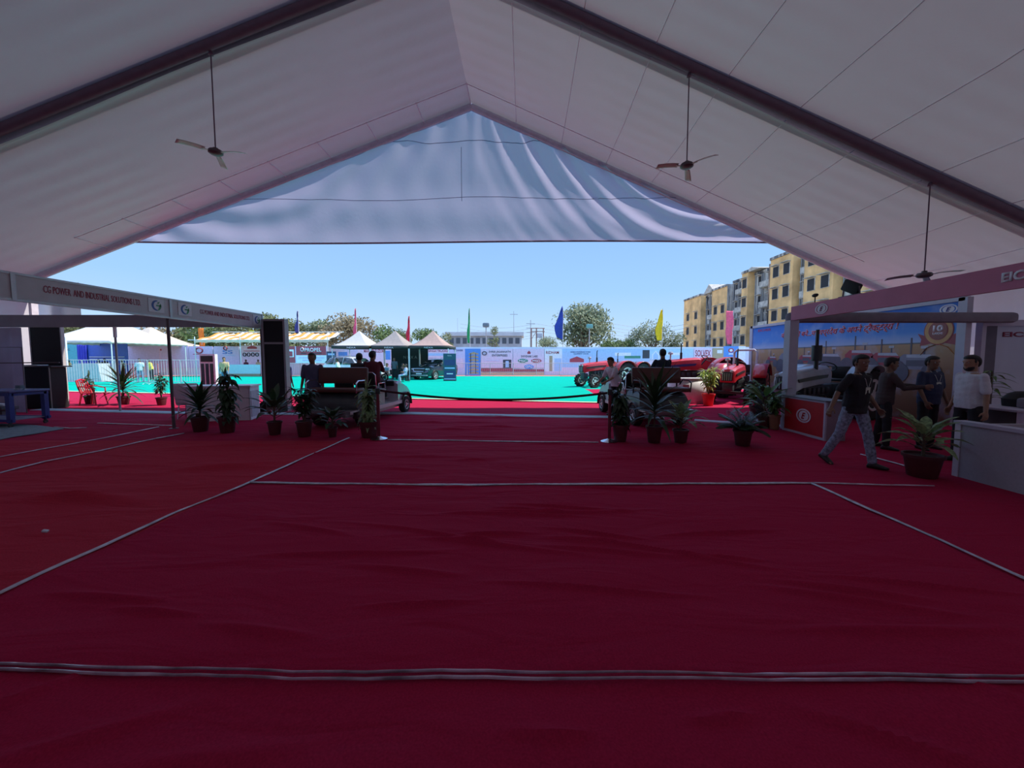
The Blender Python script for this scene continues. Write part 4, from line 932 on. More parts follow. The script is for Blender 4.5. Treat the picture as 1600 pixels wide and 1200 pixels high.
pL, pP, pW = c3(('lavender', (.66, .58, .82))), c3(('pinkish', (.80, .60, .76))), c3(('white', (.82, .80, .86)))
pR, pB, pS, pN, pO, pG, pK, pY = c3(('red', (.95, .05, .07))), c3(('blue', (.10, .28, .72))), c3(('sky', (.42, .58, .86))), c3(('navy', (.04, .06, .18))), c3(('orange', (.80, .45, .25))), c3(('green', (.06, .26, .18))), c3(('dark', (.05, .05, .07))), c3(('tan', (.45, .34, .22)))
def banner(x0, x1, y0, y1, base, label, items=(), Y=None, name='banner', cat='banner', border=None):
    """printed sheet on the wall; items: (kind, px0, px1, py0, py1, material, text)"""
    Y = Y or YW-.06; X0, X1, Z0, Z1 = PX(x0, Y), PX(x1, Y), PZ(y1, Y), PZ(y0, Y)
    ro = thing(name, label, cat, ((X0+X1)/2, Y, 0))
    cx = (X0+X1)/2; b = MB(); b.box(X0-cx, 0, Z0, X1-cx, .03, Z1); sh = b.build('printed_sheet', base, ro)
    if border:
        b = MB(); b.box(X0-cx-.03, -.01, Z0, X0-cx+.03, .04, Z1); b.box(X1-cx-.03, -.01, Z0, X1-cx+.03, .04, Z1); b.build('edge', border, ro)
    for n, it in enumerate(items):
        k, a0, a1, b0, b1, m = it[:6]; u0, u1, w0, w1 = PX(a0, Y)-cx, PX(a1, Y)-cx, PZ(b1, Y), PZ(b0, Y); e = -.004-.002*n
        if k == 't': text(it[6], 'lettering', u1-u0, w1-w0, m, sh, ((u0+u1)/2, e, (w0+w1)/2), FRONT, .002, bold=.02)
        else:
            b = MB()
            if k == 'b': b.box(u0, e, w0, u1, 0, w1)
            elif k == 'o': b.prism([((u0+u1)/2+(u1-u0)/2*math.cos(2*math.pi*i/20), (w0+w1)/2+(w1-w0)/2*math.sin(2*math.pi*i/20)) for i in range(20)], e, 0, 'y')
            elif k == 'r': b.M = Matrix.Translation(((u0+u1)/2, e, (w0+w1)/2)) @ Matrix.Diagonal((u1-u0, 1, w1-w0, 1)); b.ring((0, 0, 0), .45, .09, 'y', 20, 6)
            elif k == 'h': b.prism([(u0, w0), (u1, w0), (u1, lerp(w0, w1, .55)), ((u0+u1)/2, w1), (u0, lerp(w0, w1, .55))], e, 0, 'y')
            elif k == 'w':      # building drawing: stacked slabs
                for q in range(7): z = lerp(w0, w1, q/7); b.prism([(u0, z), (u1, z), (u1, z+(w1-w0)*.05), ((u0+u1)/2, z+(w1-w0)*.12), (u0, z+(w1-w0)*.05)], e, 0, 'y')
            b.build('printed_shape', m, sh)
    return ro
stripR = lambda a, c: [('b', a, c, 576, 580.5, pR), ('b', a, c, 582, 586, pO)]
banner(250, 297, 540, 575, pL, 'plain lavender banner left of the red sun emblem banner', [('b', 252, 253, 541, 574, pP)])
banner(298, 335, 541, 575, pL, 'lavender banner with a red arched emblem left of the plaid-shirt man', [('r', 308, 320, 543, 552, pR), ('b', 304, 326, 553, 554, pR)])
banner(337, 376, 541, 575, pL, 'lavender banner with blue lettering behind the plaid-shirt man', [('r', 352, 358, 541, 547, pR), ('t', 350, 366, 547, 553, pB, 'SS'), ('b', 352, 368, 554.5, 555.5, pS)])
banner(378, 411, 540, 575, pP, 'pink banner with a row of four small grey marks', [('h', 389, 404, 540, 545, pR), ('b', 383, 408, 548, 549, pR)]+[('r', 382+i*6.5, 387+i*6.5, 551, 557, pK) for i in range(4)])
banner(411, 447, 540, 575, pL, 'lavender banner mostly behind the black display tower')
banner(448, 512, 541, 567, pR, 'bright red banner with white capital lettering over a pale lower half', [('b', 448, 512, 555, 567.5, pW), ('b', 463, 464.5, 541, 567, pL), ('b', 449, 463, 541, 567, pR), ('b', 451, 461, 546, 558, pW), ('b', 453, 459, 549, 557, pR), ('r', 472, 477, 543, 549, pW), ('t', 478, 504, 543.5, 549.5, pW, 'PROPEL'), ('b', 472, 480, 551.3, 552.7, pK), ('b', 494, 504, 551.3, 552.7, pK), ('b', 468, 508, 558, 560, pL), ('b', 474, 504, 562, 564, pL)], Y=34.5, border=pL)
banner(514, 560, 542, 572, pL, 'lavender and purple banner behind the left canopy', [('b', 530, 544, 550, 558, pB)])
banner(560, 612, 545, 572, pP, 'pink banner with red script behind the white car', [('t', 570, 602, 546, 551, pR, 'MARUTI SUZUKI'), ('b', 602, 611, 548, 562, pB)])
banner(668, 702, 546, 586, pP, 'pink and violet banner with red lettering beside the dark backdrop', [('t', 670, 700, 546.5, 550, pR, 'SINGH TRUCKS'), ('b', 668, 702, 552, 556, pS)])
banner(702, 727, 545, 586, pL, 'violet banner with navy heading left of the tower drawing', [('t', 709, 724, 546, 549, pN, 'TOWER'), ('b', 707, 724, 560, 575, pP)])
banner(727, 751, 545, 587, pB, 'blue banner with a brown high-rise drawing', [('w', 733, 748, 549, 584, pY), ('b', 735, 736.5, 552, 584, pK), ('b', 743, 744, 552, 584, pK)])
banner(752, 801, 545, 575, pP, 'pinkish banner with two grey heading lines and a dark round mark', [('t', 764, 798, 548, 552, pK, 'SHREE JAGANNATH'), ('t', 769, 793, 553.5, 557, pK, 'ENTERPRISES'), ('r', 753.5, 761, 549, 555, pK), ('b', 786, 799, 562, 575, pK), ('b', 790, 795, 564, 574, pS), ('b', 757, 780, 563, 564, pL), ('b', 752, 801, 575.5, 580.5, pR), ('b', 752, 801, 582, 586, pO)])
banner(802, 850, 545, 575, pP, 'pinkish banner with green, red and blue ovals', [('t', 814, 840, 555, 558.5, pK, 'SHIVSHAK LABS'), ('h', 824, 829, 548, 553, pR), ('o', 809, 825, 560.5, 567, pG), ('o', 830, 846, 560.5, 567, pR), ('o', 819, 834, 569.5, 576.5, pB), ('t', 811, 823, 562, 566, pW, 'MSC'), ('t', 832, 844, 562, 566, pW, 'MSD'), ('t', 821, 832, 571, 575, pW, 'OPG'), ('b', 802, 850, 577, 580.5, pR), ('b', 802, 850, 582, 586, pO)])
banner(851, 878, 545, 586, pW, 'white banner with dark red heading and a tan tower picture', [('t', 853, 873, 548.5, 553, pR, 'RIDHAM'), ('b', 858, 863, 556, 584, pY), ('b', 866, 877, 560, 580, pS), ('b', 851, 878, 580, 586, pP)])
banner(878, 932, 545, 586, pS, 'sky-blue wide banner with dark heading and pink vehicle pictures', [('t', 891, 922, 549, 551, pN, 'NEEMAN ENGINEERING WORKS'), ('t', 896, 919, 552, 554, pN, 'EQUIPMENT HOUSE'), ('b', 878, 932, 574, 586, pP), ('h', 890, 912, 557, 566, pR), ('o', 912, 930, 570, 582, pG)])
banner(932, 1014, 545, 565, pS, 'long pale blue banner with dark green picture panel', [('b', 1003, 1014, 547, 560, pK), ('b', 960, 985, 551, 556, pW), ('b', 975, 1000, 556, 560, pG)])
banner(1014, 1082, 545, 562, c3(('pale_blue', (.50, .66, .88))), 'pale blue banner with a small white house outline', [('h', 1018, 1029, 548, 561, pW), ('h', 1019.5, 1027.5, 550, 561, pS), ('b', 1040, 1062, 551, 555, pW)])
banner(1083, 1111, 544, 570, pP, 'pink banner with one large dark red capital word', [('t', 1085, 1109, 547, 557, pR, 'SOLVEX')])
banner(1112, 1129, 544, 570, pY, 'tan banner directly left of the blue banner with the round emblem', [('b', 1119, 1127, 547, 552, pW)])
banner(1129, 1152, 541, 572, pB, 'blue banner with a round red-white emblem', [('o', 1136, 1145, 544, 551, pR), ('o', 1138, 1143, 545.5, 549.5, pW), ('b', 1137, 1144, 552, 554, pW)])
banner(1152, 1163, 541, 575, pW, 'narrow white panel beside the backdrop frame post')
banner(170, 250, 538, 577, pL, 'long lavender cloth panel behind the pagoda tents', [('o', 253-0, 256, 545, 548, pR)])
# ---- crowd barriers
galv = mat('galvanised', (.55, .55, .58), .4, .4); barp = mat('barrier_pinkish', (.62, .42, .44), .5)
def barrier(x, Y, w, h, m, label, n=12, proto=[None], rz=0, grp='crowd barriers'):
    ro = thing('crowd_barrier', label, 'barrier', (x, Y, 0), rz, grp)
    b = MB(); b.tube([(-w/2, 0, .1), (-w/2, 0, h), (w/2, 0, h), (w/2, 0, .1)], .024, 6); b.tube([(-w/2, 0, .18), (w/2, 0, .18)], .02, 6)
    for s in (-1, 1): b.tube([(s*w*.42, -.25, 0), (s*w*.42, 0, .12), (s*w*.42, .25, 0)], .018, 5)
    b.build('frame', m, ro)
    b = MB()
    for k in range(1, n): b.tube([(lerp(-w/2, w/2, k/n), 0, .18), (lerp(-w/2, w/2, k/n), 0, h)], .011, 5)
    b.build('bars', m, ro); return ro
p0 = barrier(PX(712, 36), 36, 2.1, 1.22, barp, 'crowd barrier in the long row before the far banner wall', grp='barrier row before the banner wall')
for px in range(748, 936, 36): dup(p0, (PX(px, 36), 36.02, 0))
for px in (420, 456, 492): dup(p0, (PX(px, 36), 36.02, 0))
q0 = barrier(PX(105, 24.5), 24.5, 2.0, 1.55, galv, 'tall grey barrier left of the white framed cabinet', grp='tall grey barriers at left')
for px in (156, 207, 258, 309): dup(q0, (PX(px, 24.5), 24.5, 0))
q1 = barrier(PX(150, 31), 31, 2.0, 1.2, mat('barrier_red', (.55, .12, .10), .5), 'red and white barrier under the white pagoda tent', grp='red barriers under the pagoda tent')
for px in (190, 229): dup(q1, (PX(px, 31), 31, 0))
# low translucent partition left
ro = thing('low_partition', 'low pale cyan partition with brown base, behind the plaid-shirt man', 'partition', (PX(380, 35), 35, 0))
b = MB(); b.box(-2.6, 0, .25, 1.6, .04, 1.1); b.build('panel', mat('cyan_panel', (.36, .56, .62), .4), ro)
b = MB(); b.box(-2.6, -.05, 0, 1.6, .1, .27); b.build('base', mat('brown_base', (.30, .22, .14), .8), ro)
# ---- canopies
post_m = mat('canopy_post', (.62, .72, .72), .4, .3)
def canopy(cx, cy, w, zv, zp, m, label, val=None, rz=0, lett=None, name='canopy_tent', posts=True, scallop=0, sides=None):
    ro = thing(name, label, 'canopy', (cx, cy, 0), rz); h = w/2; b = MB(); n = 10
    for s in range(4):
        a = math.pi/2*s
        def fn(u, v):
            e = lerp(-h, h, u); t = v; r = (1-t); z = zv+(zp-zv)*(t**1.45); x, y = e*r, -h*r; return (x*math.cos(a)-y*math.sin(a), x*math.sin(a)+y*math.cos(a), z)
        b.grid(fn, n, n)
    b.build('roof_cloth', m, ro, solid=.01)
    vm = val or m
    for s in range(4):
        a = math.pi/2*s; b = MB()
        def fv(u, v):
            x = lerp(-h, h, u); y = -h; z = zv-.22*(1-v)+(.05*abs(math.sin(u*w*5)) if scallop and v < .5 else 0); return (x*math.cos(a)-y*math.sin(a), x*math.sin(a)+y*math.cos(a), z)
        b.grid(fv, 48 if scallop else 4, 2); vo = b.build('valance', vm, ro, solid=.012)
        if lett and s == 0: text(lett, 'lettering', w*.22, .12, white, vo, (0, -h-.012, zv-.15), FRONT, .003)
    if posts:
        for sx_ in (-1, 1):
            for sy_ in (-1, 1): b = MB(); b.tube([(sx_*h*.97, sy_*h*.97, 0), (sx_*h*.97, sy_*h*.97, zv)], .035, 8); b.build('post', post_m, ro)
    return ro
cw1, cw2, cw3 = mat('canopy_ivory', (.60, .57, .52), .8, var=.04, trans=.15), mat('canopy_taupe', (.36, .31, .28), .8, trans=.1), mat('canopy_rose_tan', (.46, .32, .27), .8, trans=.1)
vald = mat('valance_dark', (.03, .035, .035), .7)
for (px, m, lab, z) in ((562, cw1, 'ivory peaked canopy with dark valance, left of three', 0), (618, cw2, 'taupe peaked canopy, middle of three', 0), (677, cw3, 'rose-tan peaked canopy with dark valance, right of three', 0)):
    canopy(PX(px, 31), 31.2, 3.05, 2.62, 3.85, m, lab, vald, lett='NEXA')
ro = thing('dark_backdrop', 'black backdrop panel with pale spaced letters under the canopies', 'backdrop', (PX(641, 33), 33, 0))
b = MB(); b.box(-1.55, 0, 0, 1.55, .05, 2.55); bd = b.build('panel', mat('backdrop_black', (.012, .03, .03), .6), ro)
text('N E X A', 'lettering', 1.15, .24, mat('lettering_gold', (.35, .38, .34), .5), bd, (.05, -.006, 1.75), FRONT)
def standee(px, Y, w, h, label, m, items):
    ro = thing('standee', label, 'standee', (PX(px, Y), Y, 0)); b = MB(); b.box(-w/2, 0, .05, w/2, .03, h); p = b.build('panel', m, ro)
    b = MB(); b.box(-w/2, -.12, 0, w/2, .15, .06); b.build('base', blackp, ro)
    for k, (z0, z1, f, mm) in enumerate(items): b = MB(); b.box(-w*f/2, -.004-k*.001, z0, w*f/2, 0, z1); b.build('printed_shape', mm, p)
    return p
pp_ = standee(703, 28.3, .92, 2.0, 'dark teal standee with a car picture, right of the parked dark car', mat('standee_teal', (.03, .10, .14), .5), ((.25, .75, .8, pN), (.9, 1.0, .8, pS), (1.15, 1.55, .85, pN), (.12, .2, .9, pS), (.5, .58, .5, pW)))
text('NEXA', 'lettering', .3, .09, white, pp_, (0, -.01, 1.85), FRONT)
standee(519, 31, .75, 2.2, 'dark blue standee standing left of the white car', mat('standee_blue', (.03, .07, .14), .5), ((.3, .8, .8, pK), (1.0, 1.25, .85, pG), (1.9, 2.05, .7, pS)))
# white pagoda tents at left
pg = mat('pagoda_white', (.80, .76, .70), .75, trans=.25, var=.03)
canopy(PX(150, 30), 31.5, 6.4, 2.95, 4.9, pg, 'large white pagoda tent with scalloped edge, far left', scallop=1)
canopy(PX(232, 37), 37.5, 5.2, 3.0, 4.7, mat('pagoda_cream', (.70, .60, .48), .75, trans=.25), 'cream pagoda tent with its edge behind the thin fascia post', scallop=1, posts=False)
canopy(PX(58, 33.5), 33.5, 5.0, 3.0, 4.6, pg, 'white pagoda tent peeking out beside the black partition', scallop=1)
ro = thing('stall_panel', 'pale cyan glazed stall panel beside the black partition', 'panel', (PX(97, 27.5), 27.5, 0))
b = MB(); b.box(-.45, 0, .1, .42, .04, 3.1); b.build('panel', mat('cyan_glass', (.30, .45, .48), .3), ro)
b = MB(); b.box(.42, -.03, 0, .5, .06, 3.15); b.build('white_post', white, ro)
ro = thing('stall_backdrop', 'cyan and royal blue stall backdrop under the white pagoda tent', 'backdrop', (PX(145, 33.5), 33.4, 0))
b = MB(); b.box(-3.2, 0, .2, -.95, .05, 2.9); cb = b.build('cyan_sheet', mat('cyan_sheet', (.05, .36, .45), .6), ro)
text('CLEANING', 'lettering', 1.1, .2, pN, cb, (-2.2, -.006, 2.4), FRONT)
b = MB(); b.box(-.95, 0, .2, 3.3, .05, 2.9); b.build('blue_sheet', mat('royal_sheet', (.03, .09, .42), .6), ro)
b = MB(); b.grid(lambda u, v: (lerp(-.95, -.1, u), -.08+.05*math.sin(u*25), lerp(.4, 2.85, v)), 30, 4); b.build('blue_curtain', mat('curtain_blue', (.05, .06, .50), .7), ro)
for z in (1.55, 1.75): b = MB(); b.box(.1, -.12, z, 3.1, -.06, z+.05); b.build('shelf_edge', white, ro)
ro = thing('barrow_table', 'light grey sheet-covered table behind the tall grey barriers', 'table', (PX(128, 27), 27.4, 0))
b = MB(); b.prism([(-1.1, 0), (-1.1, .95), (-.4, 1.3), (1.2, 1.3), (1.4, 0)], -.4, .4, 'y'); b.build('cover', mat('sheet_grey', (.40, .44, .46), .7), ro)
# white framed cabinet outside
ro = thing('display_cabinet', 'white-framed display cabinet with dark panes near the plaid-shirt man', 'cabinet', (PX(320, 17), 17.2, 0))
b = MB(); b.box(-.34, 0, 0, .34, .16, 1.84); b.build('body', white, ro)
for x0_, x1_ in ((-.29, -.15), (-.09, .05), (.11, .25)): b = MB(); b.box(x0_, -.012, .25, x1_, 0, 1.42); b.build('pane', glass, ro)
b = MB(); b.box(-.29, -.012, 1.50, .25, 0, 1.76); b.build('top_pane', blk, ro)
# orange-white shamiana canopy
ro = thing('striped_awning', 'long flat awning with orange and white swagged cloth', 'awning', (PX(425, 36), 36.4, 0))
b = MB(); cw = [mat('swag_orange', (.70, .30, .05), .7), mat('swag_cream', (.75, .68, .55), .7)]
for k in range(26):
    b.m = k % 2; x0_ = -6.2+k*.46
    b.grid(lambda u, v: (x0_+.46*u, lerp(-1.2, 1.6, v), 3.30+.10*math.sin(v*9+k)*.6+.85*v-.10*math.sin(math.pi*u)), 4, 14)
b.build('roof_cloth', cw, ro, solid=.01)
b = MB(); b.tube([(-6.9, -1.2, 3.3), (5.9, -1.2, 3.3)], .04, 6); b.tube([(-6.9, 1.6, 4.2), (5.9, 1.6, 4.2)], .04, 6)
for x in (-6.3, -2.2, 1.9, 5.7): b.tube([(x, -1.2, 0), (x, -1.2, 3.6)], .04, 6)
b.build('frame', post_m, ro)
b = MB(); b.grid(lambda u, v: (lerp(-6.3, 5.8, u), -1.22+.03*math.sin(u*100), lerp(3.05, 3.30, v)+.05*abs(math.sin(u*38))*(1-v)), 200, 2); b.build('fringe', [mat('fringe_cream', (.66, .56, .40), .8)], ro)
# ---- flags
def flag(px, y0, y1, w, m, label, Y=38.5, base=542, slant=0, taper=.2, name='flag'):
    X = PX(px, Y); z1, z0 = PZ(y0, Y), PZ(y1, Y); ro = thing(name, label, 'flag', (X, Y, 0)); W2 = w*Y/610
    b = MB(); b.tube([(0, 0, 0), (0, 0, z1+.1)], .03, 6); b.build('pole', mat('flag_pole', (.55, .50, .50), .5), ro)
    b = MB(); b.grid(lambda u, v: (-W2*u*(lerp(taper, 1, min(1, (1-v)*1.6)) if (1-v) < .62 else lerp(1, .75, (1-v-.62)/.38))*(1+.1*math.sin(v*8)), .10*math.sin(u*4+v*7), lerp(z0, z1, v)-.25*slant*u), 8, 22)
    b.build('cloth', m, ro, solid=.008); return ro
def fm(n, c): return mat('flag_'+n, c, .7, trans=.35, var=.1)
flag(559.5, 482, 529, 5, fm('pink', (.80, .12, .25)), 'narrow pink flag above the ivory canopy')
flag(642, 494, 534, 6, fm('red', (.72, .03, .08)), 'red pennant flag between the taupe and rose-tan canopies')
flag(735, 482, 536, 4.5, fm('green', (.03, .40, .15)), 'narrow green flag left of the lamp post')
flag(879, 482, 531, 13, fm('blue', (.05, .08, .42)), 'wide dark blue feather flag before the big tree', slant=-1, taper=.1)
flag(1033, 484, 532, 11, fm('yellow', (.85, .62, .02)), 'yellow feather flag before the smaller round tree', taper=.25)
flag(1142, 486, 538, 11, fm('hot_pink', (.85, .16, .28)), 'hot pink feather flag before the apartment block', taper=1)
flag(470, 486, 520, 6, fm('navy', (.05, .06, .28)), 'dark blue flag above the striped awning', Y=37, taper=.1)
ro = thing('orange_board', 'orange cloth hanging behind the striped awning, left', 'cloth', (PX(312, 39), 39.5, 0)); b = MB(); b.grid(lambda u, v: (lerp(-.25, .3, u), .05*math.sin(v*6), lerp(2.8, 4.7, v)), 3, 8); b.build('cloth', fm('orange', (.80, .25, .03)), ro, solid=.01)
b = MB(); b.tube([(0, 0.05, 0), (0, 0.05, 4.7)], .03, 5); b.build('pole', MATS['flag_pole'], ro)
ro = thing('yellow_board', 'small yellow board above the striped awning', 'sign', (PX(391, 39), 39.5, 0)); b = MB(); b.box(-.24, 0, 3.9, .24, .04, 4.5); b.build('board', fm('board_yellow', (.75, .65, .08)), ro); b = MB(); b.tube([(0, 0.05, 0), (0, 0.05, 4.4)], .03, 5); b.build('post', post_m, ro)
# ---- white round-front counter, right outside
ro = thing('round_counter', 'white curved reception counter left of the bright red pot', 'counter', (PX(1080, 14.3), 14.6, 0))
b = MB(); P = [(.75*math.cos(R(a)), .45*math.sin(R(a))-0.0) for a in range(180, 361, 12)]
n = len(P); vs = [(x, y, 0) for x, y in P]+[(x, y, .88) for x, y in P]; b.add(vs, [(i, i+1, n+i+1, n+i) for i in range(n-1)], True); b.build('front_panel', mat('counter_white', (.66, .64, .68), .4), ro, solid=.03)
b = MB(); b.prism([(x*1.06, y*1.1) for x, y in P]+[(.8, .1), (-.8, .1)], .88, .93, 'z'); b.build('counter_top', white, ro)
b = MB(); b.box(-.36, -.455, .42, .02, -.44, .70); b.build('poster', mat('poster_mauve', (.35, .16, .2), .5), ro)
# ---- trees
bark = mat('bark', (.16, .12, .09), .9, var=.3, bump=.5, bscale=12)
FOL = [mat('foliage_olive', (.15, .17, .07), .7, var=.5, scale=.7, trans=.25), mat('foliage_dusty', (.27, .22, .13), .75, var=.5, scale=.7, trans=.25), mat('foliage_green', (.10, .16, .05), .7, var=.5, scale=.8, trans=.25), mat('foliage_grey_green', (.20, .24, .14), .7, var=.4, scale=.8, trans=.25)]
def tree(px, Y, top, w, mi, label, seed, base_z=0, nb=9, leaves=1500, airy=.0, trunk=.16, squash=.75, low=.35, group=None):
    X = PX(px, Y); zt = PZ(top, Y); Wd = w*Y/610/2; rd = random.Random(seed); ro = thing('tree', label, 'tree', (X, Y, 0), 0, group)
    blobs = []
    for k in range(nb):
        a = rd.uniform(0, 6.28); r = Wd*rd.uniform(.15, .72); z = zt*rd.uniform(low, .86); sz = Wd*rd.uniform(.34, .55)
        if z+sz*squash > zt: z = zt-sz*squash
        blobs.append((r*math.cos(a), r*math.sin(a)*.7, z, sz))
    blobs.append((0, 0, zt-Wd*.5*squash, Wd*.5))
    b = MB(); b.tube([(0, 0, 0), (.1*Wd*rd.uniform(-1, 1), 0, zt*.25), (0, 0, zt*.5)], [trunk*1.3, trunk, trunk*.6], 8)
    for x, y, z, sz in blobs: b.tube([(0, 0, zt*rd.uniform(.15, .35)), (x*.5, y*.5, (z+zt*.3)/2), (x, y, z)], [trunk*.6, trunk*.35, trunk*.1], 5)
    b.build('trunk', bark, ro); b = MB(); ls = max(.12, Wd*.058)
    per = leaves//len(blobs)
    for x, y, z, sz in blobs:
        for _ in range(per):
            v = Vector((rd.gauss(0, 1), rd.gauss(0, 1), rd.gauss(0, 1))).normalized()*sz*rd.uniform(.45+airy*.0, 1.08)
            v.z *= squash; c = Vector((x, y, z))+v; u = Vector((rd.gauss(0, 1), rd.gauss(0, 1), rd.gauss(0, 1))).normalized(); w2 = u.orthogonal().normalized(); q = ls*rd.uniform(.5, 1.2)
            if c.z > .3: b.add([c-u*q, c+w2*q*.6, c+u*q, c-w2*q*.6], [(0, 1, 2, 3)])
    b.build('foliage', FOL[mi], ro); return ro
tree(908, 66, 474, 100, 3, 'big tall airy tree right of the blue feather flag', 1, nb=16, leaves=5200, trunk=.3, squash=.9, low=.42)
tree(1016, 66, 497, 62, 3, 'round airy tree behind the yellow feather flag', 2, nb=10, leaves=2600, trunk=.25, squash=.9)
tree(773, 62, 509, 26, 0, 'small reddish-green tree in front of the low grey building', 3, nb=5, leaves=900, squash=1)
TG = 'treeline behind the banner wall'
for i, (px, Y, top, w, mi, lab) in enumerate(((415, 58, 488, 60, 0, 'olive tree just left of the dark blue flag'), (455, 60, 497, 60, 0, 'olive tree directly behind the dark blue flag'), (500, 62, 500, 60, 3, 'pale green tree between the dark blue and narrow pink flags'),
        (535, 60, 488, 62, 1, 'tall dusty brown-green tree left of the narrow pink flag'), (572, 62, 496, 55, 1, 'dusty brown tree right of the narrow pink flag'), (604, 58, 507, 46, 2, 'dark green tree above the taupe canopy'), (628, 64, 514, 30, 0, 'low tree left of the red pennant flag'), (668, 58, 513, 46, 2, 'green bushy tree right of the red pennant flag'), (698, 60, 519, 30, 0, 'small tree at the left end of the low grey building'),
        (375, 56, 497, 60, 0, 'olive tree above the yellow board'), (335, 56, 504, 60, 2, 'green tree over the left part of the striped awning'), (290, 56, 508, 60, 0, 'olive tree just right of the thin fascia post'), (245, 55, 510, 60, 1, 'dusty tree above the cream pagoda tent'), (195, 55, 508, 60, 0, 'tree between the two pagoda tent peaks'), (130, 52, 500, 80, 0, 'tree glimpsed above the far crossbeam of the left booth'), (85, 52, 494, 60, 2, 'tree above the crossbeam at far left'),
        (858, 60, 525, 32, 3, 'low hazy tree left of the blue feather flag'), (952, 64, 528, 40, 2, 'low green tree right of the big tall tree'), (985, 66, 524, 36, 2, 'low green tree between the two big round trees'), (1050, 66, 520, 40, 0, 'low bushy tree at the foot of the apartment block'))):
    tree(px, Y, top, w*1.25, mi, lab, 20+i, nb=9, leaves=3000, low=.35, squash=.8)
# ---- far low building, masts, poles
conc = mat('old_concrete', (.30, .31, .34), .85, var=.25, scale=.5); conl = mat('concrete_light', (.42, .43, .46), .8, var=.15, scale=.5)
ro = thing('low_building', 'long low grey building with windows behind the small reddish tree', 'building', (PX(757, 75), 78, 0)); Y = 75
x0_, x1_ = PX(700, Y)-PX(757, Y), PX(815, Y)-PX(757, Y)
b = MB(); b.box(x0_, -3, 0, x1_, 5, PZ(524, Y)); b.build('wall', conc, ro); b = MB(); b.box(x0_-.4, -3.5, PZ(525, Y), x1_+.4, 5.5, PZ(519, Y)); b.build('roof_slab', conl, ro)
for k in range(11): xx = lerp(x0_+.4, x1_-1.2, k/10); b = MB(); b.box(xx, -3.05, PZ(537, Y), xx+.8, -3, PZ(528, Y)); b.build('window', mat('window_dark', (.05, .06, .08), .3), ro)
pl = mat('pole_grey', (.30, .30, .32), .6, .3)
def lamp(px, py, Y, label, m):
    ro = thing('lamp_post', label, 'lamp post', (PX(px, Y), Y, 0)); z = PZ(py, Y); b = MB(); b.tube([(0, 0, 0), (0, 0, z)], .06, 7); b.build('pole', pl, ro)
    b = MB(); b.rbox((0, -.1, z), (.75, .35, .5), .12); b.build('lamp_head', m, ro)
lamp(760, 508, 45, 'lamp post with a dark boxy head before the low grey building', mat('lamp_grey', (.12, .15, .18), .4)); lamp(920, 510, 45, 'lamp post with a greenish boxy head before the big tree', mat('lamp_green', (.10, .28, .26), .4))
def mast(px, py, Y, label, arms=0, th=.09):
    ro = thing('utility_pole', label, 'pole', (PX(px, Y), Y, 0)); z = PZ(py, Y); b = MB(); b.tube([(0, 0, 0), (0, 0, z)], [th, th*.5], 6); b.build('pole', pl, ro)
    if arms:
        b = MB()
        for k in range(arms): b.box(-.9, -.05, z-.8-k*.9, .9, .05, z-.7-k*.9)
        b.build('crossarm', pl, ro)
mast(803, 486, 90, 'tallest thin mast left of the substation frame', 1); mast(829, 500, 80, 'pole with crossarms beside the substation frame', 3, .12); mast(981, 518, 80, 'short pole between the two round trees', 2); mast(1050, 522, 80, 'short pole left of the apartment block', 1); mast(716, 497, 90, 'hair-thin mast left of the green flag', 0, .05)
ro = thing('substation_frame', 'rusty steel gantry frame between the low building and the blue flag', 'frame', (PX(840, 62), 62, 0)); b = MB()
for x in (-1.0, -.2, .9): b.tube([(x, 0, 0), (x, 0, PZ(513, 62))], .09, 6)
for z in (513, 518): b.tube([(-1.1, 0, PZ(z, 62)), (1.1, 0, PZ(z, 62))], .07, 6)
b.tube([(-1, 0, PZ(530, 62)), (-.2, 0, PZ(518, 62))], .04, 5); b.build('frame', mat('rust', (.24, .14, .12), .8, var=.3), ro)
b = MB(); b.box(-.1, -.3, PZ(528, 62), .7, .3, PZ(521, 62)); b.build('transformer', conl, ro)
for k, z in enumerate((506, 512, 517, 523, 527)):
    b = MB(); pts = [(lerp(PX(720, 85), PX(1075, 85), t/24), 85, PZ(z, 85)-.9*math.sin(math.pi*((t/24*3) % 1))) for t in range(25)]; b.tube(pts, .025, 4)
    tag(b.build('power_line', pl), 'power line strung across the sky between the masts, %s of the set' % ('topmost', 'second from the top', 'middle', 'second from the bottom', 'lowest')[k], 'cable')
# ---- apartment block: facade along X = 35, from Y 88 (left) to 38
yel = mat('facade_ochre', (.80, .47, .20), .9, var=.30, scale=.5, bump=.2, bscale=2); grm = bpy.data.materials.new('facade_stained'); grm.use_nodes = True
N, L = nodes(grm); t = N.new('ShaderNodeTexCoord'); mp = N.new('ShaderNodeMapping'); mp.inputs['Scale'].default_value = (.6, .6, .12); L.new(t.outputs['Object'], mp.inputs[0])
ns = N.new('ShaderNodeTexNoise'); ns.inputs['Scale'].default_value = 1.6; ns.inputs['Detail'].default_value = 9; ns.inputs['Roughness'].default_value = .7; L.new(mp.outputs[0], ns.inputs[0])
r = N.new('ShaderNodeValToRGB'); L.new(ns.outputs[0], r.inputs[0]); e = r.color_ramp.elements; e[0].position = .42; e[0].color = (.07, .07, .08, 1); e[1].position = .6; e[1].color = (.58, .54, .48, 1); L.new(r.outputs[0], N['Principled BSDF'].inputs['Base Color']); N['Principled BSDF'].inputs['Roughness'].default_value = .95
wdk = mat('window_gap', (.015, .015, .02), .7); pipe_m = mat('drain_pipe', (.30, .29, .28), .6); balc = mat('balcony_wall', (.48, .44, .38), .9, var=.3, scale=2)
